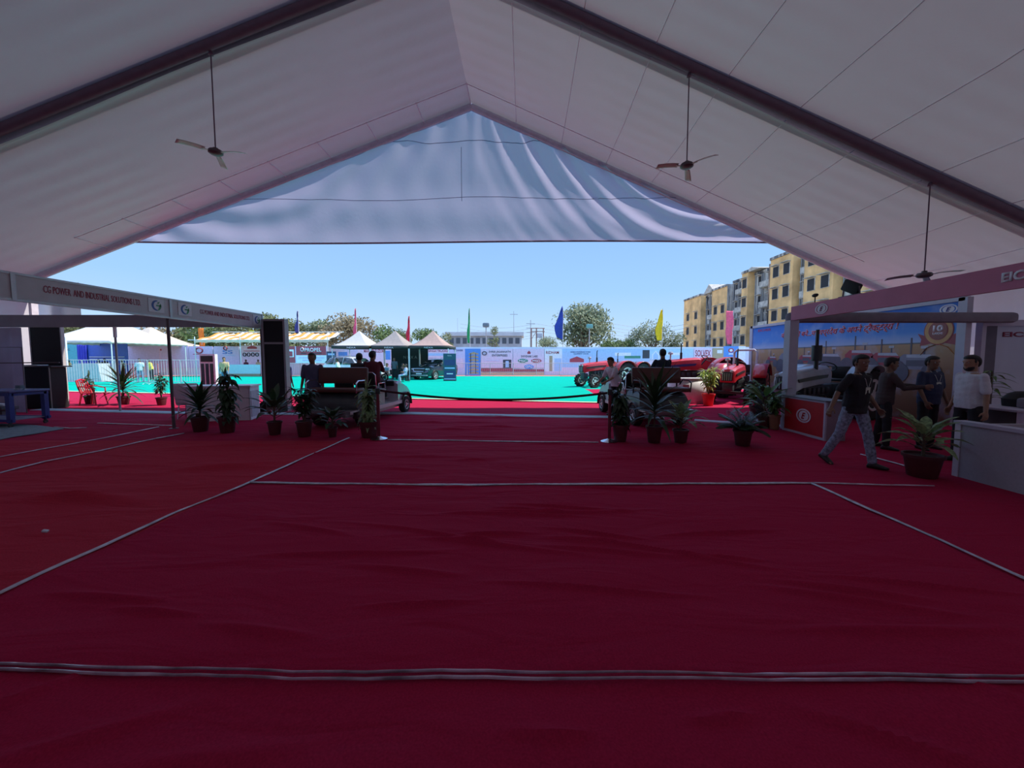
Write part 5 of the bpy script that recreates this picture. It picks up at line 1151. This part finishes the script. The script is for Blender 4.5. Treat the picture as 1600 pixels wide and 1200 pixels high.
def apt(label, y0, y1, X, top, segs, flip=0, roofh=1.0):
    """facade facing -X between depths y0 (near) and y1 (far); segs = list of (fraction, 'y'|'g')"""
    ro = thing('apartment_block', label, 'building', (X, y0, 0)); L_ = y1-y0; q = 0; fl = int(top/2.95)
    for fr_, kind in segs:
        a, c = q*L_, (q+fr_)*L_; q += fr_; dep = 0 if kind == 'y' else 1.1
        b = MB(); b.box(dep, a, 0, 14, c, top-(0 if kind == 'y' else .5)); w_ = b.build('wall', yel if kind == 'y' else grm, ro)
        b = MB(); b.box(dep-.15, a-.02, top-(0 if kind == 'y' else .5), 14, c+.02, top+.35-(0 if kind == 'y' else .5)); b.build('parapet', grm, ro)
        for f in range(fl):
            z = .9+f*2.95
            for t_ in ((.5,) if (c-a) < 4 else (.25, .72)):
                yw = lerp(a, c, t_); s = .55 if kind == 'y' else .4
                b = MB(); b.box(dep-.06, yw-s-.08, z-.06, dep+.05, yw+s+.08, z+1.45); o = b.build('window', balc, ro)
                b = MB(); b.box(dep-.09, yw-s, z, dep-.05, yw+s, z+1.35); b.build('pane', wdk, o)
                b = MB(); b.box(dep-.55, yw-s-.15, z+1.5, dep, yw+s+.15, z+1.57); b.build('sunshade', balc, o)
            if kind == 'g':
                b = MB(); b.box(dep-.9, a+.3, z-.6, dep-.8, (a+c)/2, z+.25); b.box(dep-.9, a+.3, z-.65, dep, (a+c)/2, z-.55); b.build('balcony', balc, ro)
        if kind == 'g':
            for t_ in (.1, .55, .62, .93): yp = lerp(a, c, t_); b = MB(); b.tube([(dep-.12, yp, 0), (dep-.12, yp, top-.6)], .075, 6); b.build('drain_pipe', pipe_m, ro)
    # near end wall
    b = MB(); b.box(0, -.02, 0, 14, 0, top); b.build('end_wall', grm, ro)
    b = MB(); m0 = L_*.38; b.prism([(m0-2.2, top), (m0, top+roofh), (m0+2.2, top)], 0, 8, 'x'); b.build('stair_head', balc, ro)
    b = MB(); b.tube([(2, L_*.6, top), (2, L_*.6, top+.9)], .6, 12); b.build('water_tank', blk, ro)
    return ro
apt('nearest and tallest ochre apartment block with stained grey strips', 34.5, 55.5, 34.2, 15.2, [(.16, 'g'), (.13, 'y'), (.17, 'g'), (.22, 'y'), (.10, 'g'), (.22, 'y')], roofh=1.3)
apt('middle apartment block, mostly stained pale wall', 56.5, 68, 34.6, 15.0, [(.45, 'g'), (.15, 'y'), (.4, 'g')], roofh=.6)
apt('farthest apartment block of ochre and grey strips, left end of the row', 69, 87.5, 35.2, 14.2, [(.3, 'y'), (.25, 'g'), (.45, 'y')], roofh=1.6)
# ================================================================ people
def rotv(v, ax, a): return Matrix.Rotation(a, 3, ax) @ v
def skeleton(P):
    """joints for a figure that faces -Y, feet on z=0; s=-1 is the figure's right (image left when it faces us)"""
    h = P.get('h', 1.72)/1.72; J = {}
    legs = {}
    low = 0
    for s in (-1, 1):
        fwd, out, knee = P['leg'][0 if s < 0 else 1]
        th = Vector((s*math.sin(R(out)), -math.sin(R(fwd))*math.cos(R(out)), -math.cos(R(fwd))*math.cos(R(out))))
        k2 = fwd-knee
        sh = Vector((s*math.sin(R(out))*.5, -math.sin(R(k2)), -math.cos(R(k2)))).normalized()
        hip = Vector((s*.095*h, 0, 0)); kn = hip+th*.44*h; an = kn+sh*.42*h
        legs[s] = (hip, kn, an, k2); low = min(low, an.z)
    z0 = -low+.075*h+P.get('lift', 0)
    for s in (-1, 1):
        hip, kn, an, k2 = legs[s]; o = Vector((0, 0, z0))
        fa = P.get('foot', (0, 0))[0 if s < 0 else 1]
        fd = Vector((s*.18, -math.cos(R(fa)), math.sin(R(fa)))).normalized()
        J['hip', s], J['knee', s], J['ankle', s] = hip+o, kn+o, an+o; J['toe', s] = an+o+fd*.17*h+Vector((0, 0, -.045*h)); J['fd', s] = fd
    pel = Vector((0, 0, z0)); ln = R(P.get('lean', 2)); sd = R(P.get('side', 0))
    up = Vector((math.sin(sd), -math.sin(ln), math.cos(ln))).normalized()
    fw = Vector((0, -math.cos(ln), -math.sin(ln))); tw = R(P.get('twist', 0))
    xr_ = rotv(Vector((1, 0, 0)), up, tw); fw = rotv(fw, up, tw)
    J['pelvis'] = pel; J['waist'] = pel+up*.13*h; J['chest'] = pel+up*.36*h; J['neck'] = pel+up*.50*h
    J['up'], J['fw'], J['rt'] = up, fw, xr_
    for s in (-1, 1):
        fwd, out, bend, rot = P['arm'][0 if s < 0 else 1]
        sh = pel+up*.45*h+xr_*s*.185*h
        d = Vector((0, 0, -1)); d = (fw*math.sin(R(fwd))+Vector((0, 0, -1))*math.cos(R(fwd)))
        d = (d*math.cos(R(out))+xr_*s*math.sin(R(out))).normalized()
        # elbow hinge: bends forward, rot turns the forearm inward
        ax = d.cross(fw); ax = ax.normalized() if ax.length > .05 else xr_
        ax = rotv(ax, d, R(rot)*s)
        e = sh+d*.285*h; fd = rotv(d, ax, R(bend)); w = e+fd*.25*h
        J['sh', s], J['el', s], J['wr', s], J['fa', s] = sh, e, w, fd
        J['hax', s] = ax
    hd = R(P.get('head', 0)); tilt = R(P.get('nod', 4))
    hf = rotv(fw, Vector((0, 0, 1)), hd); hf = Vector((hf.x, hf.y, 0)).normalized()*math.cos(tilt)+Vector((0, 0, -math.sin(tilt)))
    J['hf'] = hf; J['hr'] = Vector((0, 0, 1)).cross(-hf).normalized(); J['hu'] = J['hr'].cross(hf).normalized()
    if J['hu'].z < 0: J['hu'] = -J['hu']
    J['head'] = J['neck']+Vector((0, 0, .155*h))+Vector((hf.x, hf.y, 0))*.02
    J['h'] = h
    return J
def torso(b, J, g=0, lo=-.06, hi=1, belly=0):
    h = J['h']; p, up, rt, fw = J['pelvis'], J['up'], J['rt'], J['fw']
    prx = Vector((1, 0, 0))
    pr = [(-.06, .145, .10), (.02, .168, .115), (.10, .155, .11+belly*.5), (.18, .148, .105+belly), (.26, .158, .108+belly*.6), (.34, .172, .112), (.41, .175, .108), (.455, .165, .095), (.485, .11, .078), (.51, .062, .060)]
    secs = []
    for z, a, d in pr:
        if z < lo or z > hi: continue
        t = min(1, max(0, z/.3)); ax = (prx*(1-t)+rt*t).normalized(); f2 = up.cross(ax).normalized()
        secs.append(oval(p+up*z*h+fw*(belly*.35 if .05 < z < .3 else 0), ax, f2, (a*1.06+g)*h, (d*1.03+g)*h))
    b.loft(secs)
def limb(b, pts, rs, n=12):
    P = []; RR = []
    for i in range(len(pts)-1):
        for t in ((0, .5) if i < len(pts)-2 else (0, .5, 1)):
            P.append(pts[i].lerp(pts[i+1], t)); RR.append(lerp(rs[i], rs[i+1], t)*(1.05 if t == .5 else 1))
    b.tube([tuple(p) for p in P], RR, n)
    for p, r in zip(pts, rs): b.ball(tuple(p), r*.99, 10)
def handm(b, J, s, curl, h):
    w, d, ax = J['wr', s], J['fa', s], J['hax', s]
    n = d.cross(ax).normalized()               # back-of-hand axis lies in the bending plane
    # palm: broad across 'ac', thin along 'n2'
    ac = J['fw'] - d*J['fw'].dot(d)
    ac = ac.normalized() if ac.length > .3 else n
    n2 = d.cross(ac).normalized()*s            # towards the body side
    if n2.dot(J['rt'])*s > 0: n2 = -n2
    b.loft([oval(w+d*z*h, ac, n2, a*h, t*h, 12) for z, a, t in ((-.01, .024, .019), (.02, .031, .017), (.055, .041, .016), (.088, .040, .013))])
    for i, (off, L) in enumerate(((.029, .068), (.010, .078), (-.010, .073), (-.029, .056))):
        p = w+d*.085*h+ac*off*h; dd = d.copy(); pts = [p-d*.012*h]; rs = [.0105*h]
        for j, (fr_, cr) in enumerate(((.45, .6), (.3, 1.1), (.25, .9))):
            dd = rotv(dd, ac, -R(curl)*cr*(1 if ac.cross(dd).dot(n2) < 0 else -1)*1.0)
            p = p+dd*L*fr_*h; pts.append(p); rs.append((.0098-.001*j)*h)
        b.tube([tuple(q) for q in pts], rs, 8); b.ball(tuple(pts[-1]), rs[-1], 8)
    t0 = w+d*.025*h+ac*.025*h; t1 = t0+(d*.5+ac*.7+n2*.25).normalized()*.035*h; t2 = t1+(d*.85+ac*.3+n2*.3).normalized()*.045*h
    b.tube([tuple(t0), tuple(t1), tuple(t2)], [.015*h, .0125*h, .0095*h], 8); b.ball(tuple(t2), .0095*h, 8)
def person(name_label, P, loc, rz, mats, vox=.012, cat='person', group=None, extra=()):
    """mats: skin, hair, shirt, trousers, shoes"""
    J = skeleton(P); h = J['h']; ro = thing('person', name_label, cat, loc, rz, group)
    skin, hair, shirt, trou, shoe = mats
    b = MB()
    # legs and arms
    for s in (-1, 1):
        limb(b, [J['hip', s], J['knee', s], J['ankle', s]], [.076*h, .050*h, .034*h])
        b.loft([oval(J['ankle', s]+J['fd', s]*y*h+Vector((0, 0, z*h)), Vector((1, 0, 0)), Vector((0, 0, 1)), a*h, c*h, 10) for y, z, a, c in ((-.05, -.045, .028, .025), (.0, -.03, .034, .045), (.08, -.045, .040, .028), (.16, -.058, .034, .014))])
        limb(b, [J['sh', s]-Vector((0, 0, .01)), J['el', s], J['wr', s]], [.050*h, .037*h, .025*h])
        if vox < .016: handm(b, J, s, P.get('curl', 28), h)
        else: b.loft([oval(J['wr', s]+J['fa', s]*z*h, J['fw'], J['rt'], a*h, t*h, 8) for z, a, t in ((0, .024, .018), (.07, .038, .016), (.16, .02, .012))])
    torso(b, J, -.012, belly=P.get('belly', 0)*.8)
    hc, hf, hr, hu = J['head'], J['hf'], J['hr'], J['hu']
    limb(b, [J['neck']-J['up']*.03*h, hc-hu*.05*h-hf*.02*h], [.058*h, .055*h])
    # head: chin to crown
    hs = []
    for z, a, f0, f1 in ((-.118, .022, .052, .078), (-.105, .042, .01, .086), (-.08, .058, -.045, .090), (-.045, .067, -.075, .090), (0, .073, -.092, .092), (.04, .075, -.098, .091), (.075, .068, -.088, .080), (.1, .052, -.062, .058), (.115, .026, -.03, .028)):
        hs.append(oval(hc+hu*z*h+hf*(f0+f1)/2*h, hr, hf, a*h, (f1-f0)/2*h, 16, 2.15))
    b.loft(hs)
    b.loft([oval(hc+hu*z*h+hf*f*h, hr, hf, a*h, c*h, 8) for z, f, a, c in ((.022, .088, .008, .008), (-.01, .098, .011, .014), (-.03, .102, .017, .018), (-.04, .088, .014, .010))])
    for z, a in ((-.062, .026), (-.074, .023)): b.ball(tuple(hc+hu*z*h+hf*.086*h), (a*h, .014*h, .009*h), 8)
    for s in (-1, 1):
        b.ball(tuple(hc+hr*s*.075*h-hf*.005*h-hu*.008*h), (.012*h, .022*h, .032*h), 8)
    b.loft([oval(hc+hu*.032*h+hf*.087*h+hr*x*h, hu, hf, .008*h, .010*h, 6) for x in (-.05, -.02, .02, .05)])
    mobj('body', voxel(b, vox, 2), skin, ro)
    # eyes, hair
    if vox < .013:
        for s in (-1, 1):
            e = MB(); e.ball(tuple(hc+hr*s*.031*h+hu*.012*h+hf*.080*h), .0125*h, 10); eo = e.build('eye', mat('eye_white', (.42, .38, .36), .4), ro)
            e = MB(); e.ball(tuple(hc+hr*s*.031*h+hu*.012*h+hf*.088*h), .0062*h, 8); e.build('iris', mat('iris_dark', (.03, .015, .01), .2), eo)
    if hair:
        b = MB(); hs = []
        for z, a, f0, f1 in ((-.065, .05, -.082, -.04), (-.03, .076, -.100, -.02), (.01, .083, -.112, .0), (.045, .085, -.114, .03), (.078, .080, -.108, .096), (.105, .064, -.08, .082), (.125, .036, -.045, .045), (.13, .012, -.02, .02)):
            hs.append(oval(hc+hu*z*h+hf*(f0+f1)/2*h, hr, hf, a*h, (f1-f0)/2*h, 16, 2.2))
        b.loft(hs)
        for s in (-1, 1): b.ball(tuple(hc+hr*s*.073*h+hu*.03*h+hf*.012*h), (.012*h, .02*h, .035*h), 8)
        rr = random.Random(len(name_label))
        for _ in range(26):
            a = rr.uniform(0, 6.28); q = rr.uniform(.2, 1)
            b.ball(tuple(hc+hr*.06*q*math.cos(a)*h+hf*(.075*q*math.sin(a)-.01)*h+hu*(.118-.045*q*q)*h), .017*h, 6)
        if P.get('long'):
            limb(b, [hc-hf*.07*h, hc-hf*.10*h-hu*.2*h], [.07*h, .05*h])
        mobj('hair', voxel(b, max(.008, vox*.8), 1), hair, ro)
    if P.get('beard'):
        b = MB(); b.loft([oval(hc+hu*z*h+hf*.036*h, hr, hf, a*h, c*h, 14) for z, a, c in ((-.126, .018, .03), (-.11, .046, .052), (-.085, .062, .058), (-.055, .071, .05))])
        mobj('beard', voxel(b, .009, 1), hair, ro)
    # shirt
    b = MB(); torso(b, J, .013, lo=P.get('hem', -.06), hi=.5, belly=P.get('belly', 0))
    if P.get('untuck', 1):
        p = J['pelvis']; b.loft([oval(p+Vector((0, 0, z*h)), Vector((1, 0, 0)), Vector((0, 1, 0)), a*h, c*h) for z, a, c in ((-.10, .182, .128), (.04, .182, .132), (.12, .168, .125))])
    for s in (-1, 1):
        sh, e, w = J['sh', s], J['el', s], J['wr', s]
        if P.get('sleeve', 'short') == 'long': limb(b, [sh, e, w-J['fa', s]*.01], [.056*h, .050*h, .038*h])
        else: limb(b, [sh, sh.lerp(e, .82)], [.056*h, .060*h])
    b.loft([oval(J['neck']+J['up']*z*h, J['rt'], J['fw'], a*h, a*h, 12) for z, a in ((-.05, .085), (0.0, .064), (.022, .062))])
    me = voxel(b, max(.010, vox), 2)
    for v in me.vertices:   # soft cloth creases
        v.co += v.normal*.0012*math.sin(v.co.z*70+v.co.x*25*math.sin(v.co.z*9))
    so = mobj('shirt', me, shirt, ro)
    # trousers
    b = MB(); torso(b, J, .006, hi=.10)
    for s in (-1, 1):
        limb(b, [J['hip', s]+Vector((0, 0, .01)), J['knee', s], J['ankle', s].lerp(J['knee', s], .06)], [.088*h, .066*h, .056*h])
    b.ball(tuple(J['pelvis']-Vector((0, 0, .03))), (.14*h, .115*h, .09*h), 14)
    me = voxel(b, max(.011, vox), 2)
    for v in me.vertices: v.co += v.normal*.002*math.sin(v.co.z*48+v.co.y*20)
    mobj('trousers', me, trou, ro)
    for s in (-1, 1):
        b = MB(); an, fd = J['ankle', s], J['fd', s]; rx = fd.cross(Vector((0, 0, 1))).normalized(); ux = rx.cross(fd)
        b.loft([oval(an+fd*y*h+ux*z*h, rx, ux, a*h, c*h, 12) for y, z, a, c in ((-.075, -.05, .022, .022), (-.055, -.035, .036, .042), (0, -.025, .043, .055), (.06, -.04, .047, .04), (.13, -.052, .046, .028), (.175, -.058, .034, .018), (.19, -.062, .012, .01))])
        mobj('shoe', voxel(b, .011, 1), shoe, ro)
    c, fw, up, rt = J['chest'], J['fw'], J['up'], J['rt']
    if 'badge' in extra:
        fd = fw*(.128*h+P.get('belly', 0)*.4)
        b = MB()
        for s in (-1, 1):
            b.tube([tuple(J['neck']+rt*s*.055*h+up*.01+fw*.03), tuple(J['chest']+up*.07+rt*s*.06*h+fw*.125*h), tuple(J['chest']-up*.05+rt*s*.012*h+fd)], .004, 5)
        lo = b.build('lanyard', mat('lanyard', (.5, .5, .5), .7), ro)
        b = MB(); o = J['chest']-up*.11+fd; b.loft([[o+rt*x*.045+up*z*.06+fw*t for x, z in ((-1, -1), (1, -1), (1, 1), (-1, 1))] for t in (0, .006)])
        b.build('id_badge', mat('badge_card', (.55, .57, .48), .5), lo)
    if 'phone' in extra:
        s = 1 if P.get('phand', 1) > 0 else -1; o = J['wr', s]+J['fa', s]*.09*h; b = MB()
        b.rbox((0, 0, 0), (.075, .01, .15), .004); m = b.build('phone_case', mat('black_glass', (.01, .01, .012), .15), ro); m.location = o; m.rotation_euler = (.5, 0, 0)
    return ro
def stand(a=0, **k):
    P = dict(leg=((2, 4, 2), (-2, 4, 2)), arm=((-4, 8, 12, 0), (4, 8, 12, 0)), lean=1); P.update(k); return P
def seated(**k):
    P = dict(leg=((82, 6, 82), (80, 6, 84)), arm=((30, 10, 50, -20), (30, 10, 50, -20)), lean=4, untuck=0); P.update(k); return P
SK = mat('skin_brown', (.20, .10, .06), .5, var=.1, scale=12); SK2 = mat('skin_tan', (.32, .17, .10), .5, var=.1, scale=12)
HB = mat('hair_black', (.012, .010, .010), .6, var=.3, scale=60, bump=.3, bscale=90)
SHB = mat('shoe_black', (.015, .014, .014), .4)
def checked(name, c1, c2, sc=14):
    m = mat('cloth_'+name, c1, .85); N, L = nodes(m)
    t = N.new('ShaderNodeTexCoord'); w1 = N.new('ShaderNodeTexWave'); w1.bands_direction = 'Z'; w1.inputs['Scale'].default_value = sc/3
    w2 = N.new('ShaderNodeTexWave'); w2.bands_direction = 'X'; w2.inputs['Scale'].default_value = sc/3
    for w in (w1, w2): L.new(t.outputs['Object'], w.inputs[0])
    mx = N.new('ShaderNodeMath'); mx.operation = 'MAXIMUM'; L.new(w1.outputs['Fac'], mx.inputs[0]); L.new(w2.outputs['Fac'], mx.inputs[1])
    r = N.new('ShaderNodeValToRGB'); r.color_ramp.elements[0].color = c2+(1,); r.color_ramp.elements[1].color = c1+(1,)
    r.color_ramp.elements[0].position = .5; r.color_ramp.elements[1].position = .8
    L.new(mx.outputs[0], r.inputs[0]); L.new(r.outputs[0], N['Principled BSDF'].inputs['Base Color']); return m
def face(dx, dy): return math.atan2(dx, -dy)   # yaw that turns a figure built facing -Y towards (dx,dy)
black_shirt = cloth('black', (.012, .012, .016)); jeans = mat('cloth_acid_jeans', (.24, .29, .38), .9, var=.6, scale=28)
navy = cloth('navy', (.03, .04, .09)); dark = cloth('dark', (.015, .014, .018)); brownc = cloth('brown', (.06, .04, .04))
# the man striding past the red counter
x, y = G(1318, 728)
person('man in black polo and light jeans striding past the red counter with badge', dict(h=1.74, leg=((-14, 5, 14), (15, 5, 5)), foot=(-20, 6), arm=((-14, 32, 14, 0), (-6, 14, 40, 10)), lean=5, head=-18, nod=6, curl=30, belly=.02),
       (x+.12, y, 0), face(.3, -.95), (SK, HB, black_shirt, jeans, SHB), .007, extra=('badge',))
x, y = G(1398, 704)
person('man in dark shirt and black trousers reaching out with a phone', dict(h=1.68, leg=((3, 4, 3), (-3, 4, 4)), arm=((38, 6, 62, -10), (48, 4, 42, -12)), lean=5, head=5, nod=12, curl=45, sleeve='long', phand=1),
       (x-.05, y+.2, 0), face(.85, -.5), (SK, HB, brownc, dark, SHB), .009, extra=('phone',))
x, y = G(1470, 706)
person('man in navy shirt wearing a lanyard badge, facing the camera by the booth table', stand(h=1.70, arm=((8, 14, 24, 20), (2, 10, 14, 0)), head=-8, belly=.03),
       (x-.02, y+.25, 0), face(.1, -1), (SK, HB, navy, dark, SHB), .009, extra=('badge',))
person('bearded man in white short-sleeved shirt behind the white low counter', stand(h=1.71, arm=((-6, 10, 22, 0), (-3, 9, 10, 0)), lean=-2, beard=1, head=6, untuck=0, belly=.02),
       (6.95, 6.12, 0), face(-.95, .12), (SK2, HB, white, dark, SHB), .008)
# the attendant left of the cart
x = at(483, 600, 9.35)[0]
person('man in grey-violet shirt standing behind the potted palm beside the cart', stand(h=1.80, arm=((2, 7, 8, 0), (2, 7, 8, 0)), head=8), (x-.12, 9.75, 0), face(.1, -1), (SK, HB, cloth('violet_grey', (.09, .085, .16)), dark, SHB), .012)
# ================================================================ more visitors
def vis(px, Y, lab, P, fdir, shirt, tr, sk=SK, vox=.024, z=0, grp=None, hair=HB, dx=0):
    return person(lab, P, (PX(px, Y)+dx, Y, z), face(*fdir), (sk, hair, shirt, tr, SHB), vox, group=grp)
maroon = cloth('maroon', (.11, .015, .03)); bluej = cloth('blue_jeans', (.12, .22, .36)); plaid = checked('plaid', (.30, .30, .16), (.75, .52, .28), 20)
vis(352, 23.5, 'man in yellow plaid shirt walking on the green carpet', dict(h=1.76, leg=((-14, 3, 8), (16, 3, 6)), foot=(-12, 4), arm=((-10, 8, 14, 0), (10, 8, 12, 0)), lean=3, head=20), (.35, -1), plaid, bluej, SK2, .018)
vis(114, 29, 'person in orange top under the white pagoda tent', stand(lean=16, h=1.62), (-.6, -.6), cloth('orange', (.80, .36, .08)), dark)
vis(220, 26.8, 'person in pale shirt standing by the tall grey barriers', stand(h=1.66), (.3, -.6), cloth('pale_teal', (.46, .60, .62)), bluej)
vis(238, 29.5, 'person in yellow shirt leaning on the barriers', stand(h=1.62, lean=12), (-.4, -.8), cloth('yellow', (.80, .68, .10)), dark)
vis(157, 32.3, 'dark-haired person in grey behind the red barriers, centre left', stand(h=1.6), (.1, -1), cloth('grey', (.2, .2, .22)), dark)
vis(166, 32.4, 'person in black behind the red barriers', stand(h=1.66), (.3, -1), dark, dark)
vis(194, 32.4, 'person in white behind the red barriers, right end', stand(h=1.58), (-.3, -1), cloth('offwhite', (.55, .55, .5)), dark)
vis(447, 12.9, 'person in blue-white check shirt half hidden by the display tower', stand(h=1.66), (.3, 1), checked('check_blue', (.14, .20, .48), (.55, .60, .78), 26), cloth('red_print', (.28, .03, .05)), SK, .016)
vis(489, 29, 'person in white shirt behind the standing attendant', stand(h=1.64), (.2, -1), cloth('off', (.70, .70, .70)), dark)
vis(530, 25.4, 'person in pale green shirt leaning near the white car', stand(h=1.68, lean=8), (-.9, -.3), cloth('mint', (.55, .68, .60)), dark)
vis(592, 26.2, 'seated person left of the canopy post, arm raised', seated(h=1.66), (.5, -.9), cloth('teal_grey', (.14, .22, .25)), dark)
vis(606, 27.8, 'seated person in grey-blue shirt under the taupe canopy', seated(h=1.68), (-.3, -1), cloth('slate', (.16, .20, .26)), dark)
vis(629, 28.6, 'seated person in black near the dark backdrop', seated(h=1.64, arm=((60, 10, 90, 0), (30, 10, 60, 0))), (.9, -.3), dark, dark)
vis(634, 27.0, 'seated person in light blue by the canopy post', seated(h=1.62, lean=-6), (-.8, -.4), cloth('light_blue', (.40, .50, .66)), cloth('pale_cloth', (.42, .48, .6)))
vis(617, 30.0, 'person in dark teal standing before the dark backdrop', stand(h=1.72), (0, -1), cloth('deep_teal', (.06, .10, .11)), dark)
for k, (px, Y, lab) in enumerate(((386, 37.2, 'visitor sitting on the low cyan partition, dark hair'), (405, 37.3, 'second visitor beyond the cyan partition by the display tower'))):
    vis(px, Y-.3, lab, stand(h=1.55), (0, -1), cloth('ochre', (.5, .32, .1)) if k else maroon, dark)
# chairs under the seated visitors
def stool(o_x, o_y, rz, lab):
    ro = thing('plastic_stool', lab, 'chair', (o_x, o_y, 0), rz); b = MB(); b.rbox((0, 0, .40), (.42, .42, .04), .015); b.build('seat', dark, ro)
    b = MB(); b.rbox((0, .2, .66), (.40, .03, .36), .012); b.build('backrest', dark, ro)
    for s in (-1, 1):
        for t in (-1, 1): b = MB(); b.tube([(s*.17, t*.17, .4), (s*.2, t*.2, 0)], .016, 6); b.build('leg', dark, ro)
for px, Y, f, lab in ((592, 26.2, (.5, -.9), 'dark chair under the seated person left of the canopy post'), (606, 27.8, (-.3, -1), 'dark chair under the seated grey-blue visitor'), (629, 28.6, (.9, -.3), 'dark chair under the seated visitor in black'), (634, 27.0, (-.8, -.4), 'dark chair under the seated light-blue visitor')):
    stool(PX(px, Y), Y, face(*f), lab)
# cart riders
CS = seated(h=1.74, lean=6, leg=((80, 5, 70), (80, 5, 70)), arm=((40, 8, 50, -10), (40, 8, 50, -10)))
person('person in maroon shirt sitting on the left golf cart, back to us', dict(CS, lift=.50-.0, side=4, head=-15), (-4.02, 10.35, 0), face(-.1, 1), (SK, HB, maroon, dark, SHB), .012)
person('person in dark clothes leaning in on the left golf cart', dict(CS, lift=.48, side=-10, lean=22, head=30), (-4.62, 10.45, 0), face(.15, 1), (SK, HB, cloth('charcoal', (.035, .03, .035)), dark, SHB), .012)
person('man in dark shirt on the right golf cart, back to us', dict(CS, lift=.52, lean=0, head=-12, h=1.78), (3.78, 10.75, 0), face(-.05, 1), (SK, HB, cloth('ink', (.015, .02, .035)), dark, SHB), .011)
person('man in white shirt leaning on the front of the right golf cart', stand(h=1.74, lean=24, head=12, arm=((30, 8, 30, 0), (34, 8, 40, 0)), nod=16), (PX(963, 11.3), 11.3, 0), face(-.85, -.4), (SK2, HB, cloth('soft_white', (.66, .58, .62)), dark, SHB), .011)
